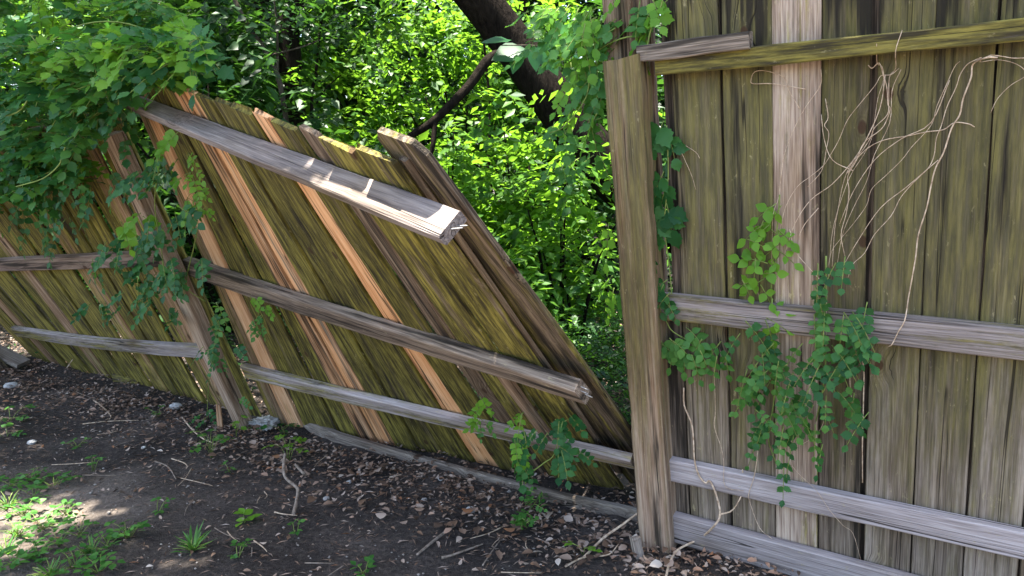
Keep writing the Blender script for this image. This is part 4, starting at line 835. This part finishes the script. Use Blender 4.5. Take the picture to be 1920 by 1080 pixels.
stick('thin pale branch fork lying left of the tall post', [(1060, 1062, .01), (1095, 1045, .015), (1140, 1040, .02), (1160, 1020, .03)], .004, .002, mat=M_STEM)
stick('curved pale twig at the foot of the collapsed panel', [(640, 770, .10), (665, 800, .06), (700, 815, .03), (728, 832, .02)], .005, .003, mat=M_STEM)
stick('bent dark root lying on bare soil below the kick board', [(850, 988), (825, 1005), (800, 1025), (782, 1040)], .007, .005)
stick('dark root twig in the soil at the lower middle', [(828, 1046), (850, 1040), (905, 1020)], .006, .003)
stick('arched pale twig on the litter at the left', [(175, 750), (195, 765), (208, 780), (205, 786)], .005, .003, mat=M_STEM)
stick('long thin straw stem on the litter at the left', [(155, 795), (200, 790), (260, 788)], .003, .002, mat=M_STEM)
stick('pale curled vine stem beside the small stake', [(342, 783, .02), (360, 805, .03), (380, 822, .02), (398, 830, .015)], .004, .003, mat=M_STEM)
stick('thin reddish twig on the bare soil below the stake', [(290, 865), (315, 875), (330, 898)], .004, .0025)
stick('thin forked straw above the bare soil patch', [(322, 860), (345, 868), (352, 875)], .003, .002, mat=M_STEM)
stick('slim tan stem leaning over the left panel rail', [(125, 690, .03), (145, 665, .12), (190, 635, .24)], .003, .002, mat=M_STEM)
stick('pale twig lying under the lower rail by the sapling', [(730, 895), (770, 888), (800, 900), (812, 915)], .004, .002, mat=M_STEM)
stick('grey twig across the litter right of the white stone', [(905, 1060), (925, 1030), (940, 1010)], .003, .002)
for i in range(46):
    px = rv(20, 1230); py = rv(700, 1075)
    p = on_ground(px, py); d_, s_ = fence_dist(p[0], p[1])
    if s_ < 0 or d_ < .08: continue
    a = rv(0, 3.14); L = rv(25, 80); stick('thin dry twig lying loose among the litter and soil', [(px, py), (px + L * .5 * math.cos(a) + rv(-6, 6), py + L * .25 * math.sin(a)), (px + L * math.cos(a), py + L * .45 * math.sin(a))], rv(.0015, .0032), .0012, 'twig', random.choice([M_STEM, M_TWIG]), group='loose thin twigs')
# large dry leaves one can pick out
for i in range(170):
    px = rv(560, 1420) if i % 3 else rv(60, 700)
    for _ in range(40):
        py = rv(690, 1078); p = on_ground(px, py); d_, s_ = fence_dist(p[0], p[1])
        if s_ > 0 and .05 < d_ < .5: break
        px = rv(60, 1420)
    a = rv(0, 6.28); o = add_leaf(None, V(p[0], p[1], gz(p[0], p[1]) + rv(.018, .035)), V(math.cos(a), math.sin(a), rv(-.2, .3)), V(rv(-.5, .5), rv(-.5, .5), random.choice([1, 1, -1])), rv(.034, .056), 'dry', M_LITTER, 'dead_leaf')
    where = 'beside the tall square post' if px > 1080 else ('in front of the standing panel' if px > 1270 else ('under the collapsed panel' if px > 520 else 'below the left fence panel'))
    tag(o, 'curled brown dead leaf lying on the litter ' + where, 'dead leaf', 'dead leaves ' + where)

# weeds and sprouts
def weed(lab, px, py, kind, n, ls, spread, mat=None, h=.05):
    p = on_ground(px, py); z0 = gz(p[0], p[1]); v = Vine('weed', (p[0], p[1], z0), lab, 'weed', 'weeds on the soil')
    mat = mat or M_WEED
    for i in range(n):
        a = i * 2.4 + rv(-.4, .4); rr = spread * math.sqrt((i + .4) / n); q = V(p[0] + rr * math.cos(a), p[1] + rr * math.sin(a), z0 + h * rv(.3, 1.1)); o_ = V(math.cos(a), math.sin(a), 0)
        b = V(p[0] + rv(-.01, .01), p[1] + rv(-.01, .01), z0 - .005); v.lines.append(([b, lerp(b, q, .6) + V(0, 0, h * .2), q], .0016, .001))
        if kind == 'pinnate': v.spray(q, o_ + V(0, 0, .1), UPV + jit(.2), ls * 1.6, 3, ls, 'plain', mat, .4)
        elif kind == 'grass': v.one(b, o_ * .8 + V(0, 0, rv(.3, 1.2)), UPV - o_ * .3, ls * rv(.7, 1.2), 'blade', mat)
        else:
            for k in range(3):
                aa = a + (k - 1) * 1.3; v.one(q + jit(.004), V(math.cos(aa), math.sin(aa), rv(-.2, .25)), UPV + jit(.28), ls * rv(.75, 1.2), 'plain', mat)
    v.build(300)
weed('lime green lone leaf plant on bare soil at the lower centre-left', 462, 975, 'rosette', 3, .045, .03, M_LEAF_Y)
weed('tuft of grassy weed on bare soil left of the lime leaf plant', 362, 1035, 'grass', 22, .10, .07, None, .03)
weed('small bright sprout beside the grassy tuft', 300, 965, 'rosette', 4, .026, .035)
weed('sprout growing on the crooked brown stick', 540, 855, 'pinnate', 6, .030, .06, M_LEAF_Y, .12)
weed('tall feathery sprout near the leaning post', 398, 855, 'pinnate', 8, .030, .07, None, .14)
weed('bright sprout right beside the concrete lump', 442, 812, 'pinnate', 4, .026, .05, M_LEAF_Y, .09)
weed('dark leafy sprout behind the concrete lump', 530, 805, 'pinnate', 5, .032, .07, M_LEAF, .05)
weed('fern like sprout at the left edge by the soil', 18, 790, 'pinnate', 5, .034, .09, None, .06)
weed('small fern like leaf at the left edge below the first', 12, 822, 'pinnate', 3, .034, .07, None, .05)
weed('low creeping sprout on dark soil in the left centre', 145, 836, 'rosette', 5, .028, .06, None, .03)
weed('upright small sprout on dark soil', 176, 880, 'rosette', 4, .026, .035, None, .06)
weed('sprout between the pale stone and the stake', 295, 785, 'rosette', 5, .026, .05, None, .06)
weed('pale sprout at the bottom edge near the centre', 680, 1074, 'rosette', 4, .030, .05, None, .03)
weed('tiny lime sprout by the tall post base', 1090, 1045, 'pinnate', 2, .024, .03, M_LEAF_Y, .06)
weed('two leaf sprout on soil at lower centre', 447, 1045, 'rosette', 4, .026, .045)
weed('thin weed on the lower left of the crooked stick', 555, 1000, 'rosette', 3, .024, .04)
weed('little sprout near the reddish twig', 430, 880, 'rosette', 3, .024, .03, None, .05)
weed('sprout at the foot of the far left post', 80, 670, 'pinnate', 8, .034, .14, M_LEAF, .12)
cl = [(20, 910), (60, 900), (100, 905), (15, 950), (45, 965), (80, 985), (120, 960), (30, 1000), (70, 1040), (110, 1020), (150, 1000), (170, 1040), (200, 1025), (140, 1060), (30, 1060), (95, 1075), (185, 1070), (60, 930), (240, 1010), (10, 1030)]
for i, (px, py) in enumerate(cl):
    where = ('far back' if py < 935 else 'midway' if py < 1000 else 'near the bottom edge' if py < 1050 else 'at the very bottom') + (', leftmost' if px < 40 else ', left of centre' if px < 90 else ', right of centre' if px < 145 else ', on its right side')
    weed(('grassy tuft' if i % 4 == 3 else 'low broad-leaved weed') + ' in the corner weed patch, ' + where, px, py, 'grass' if i % 4 == 3 else 'rosette', 16 if i % 4 == 3 else random.randint(6, 11), .075 if i % 4 == 3 else rv(.024, .034), rv(.06, .10), None, rv(.03, .06))
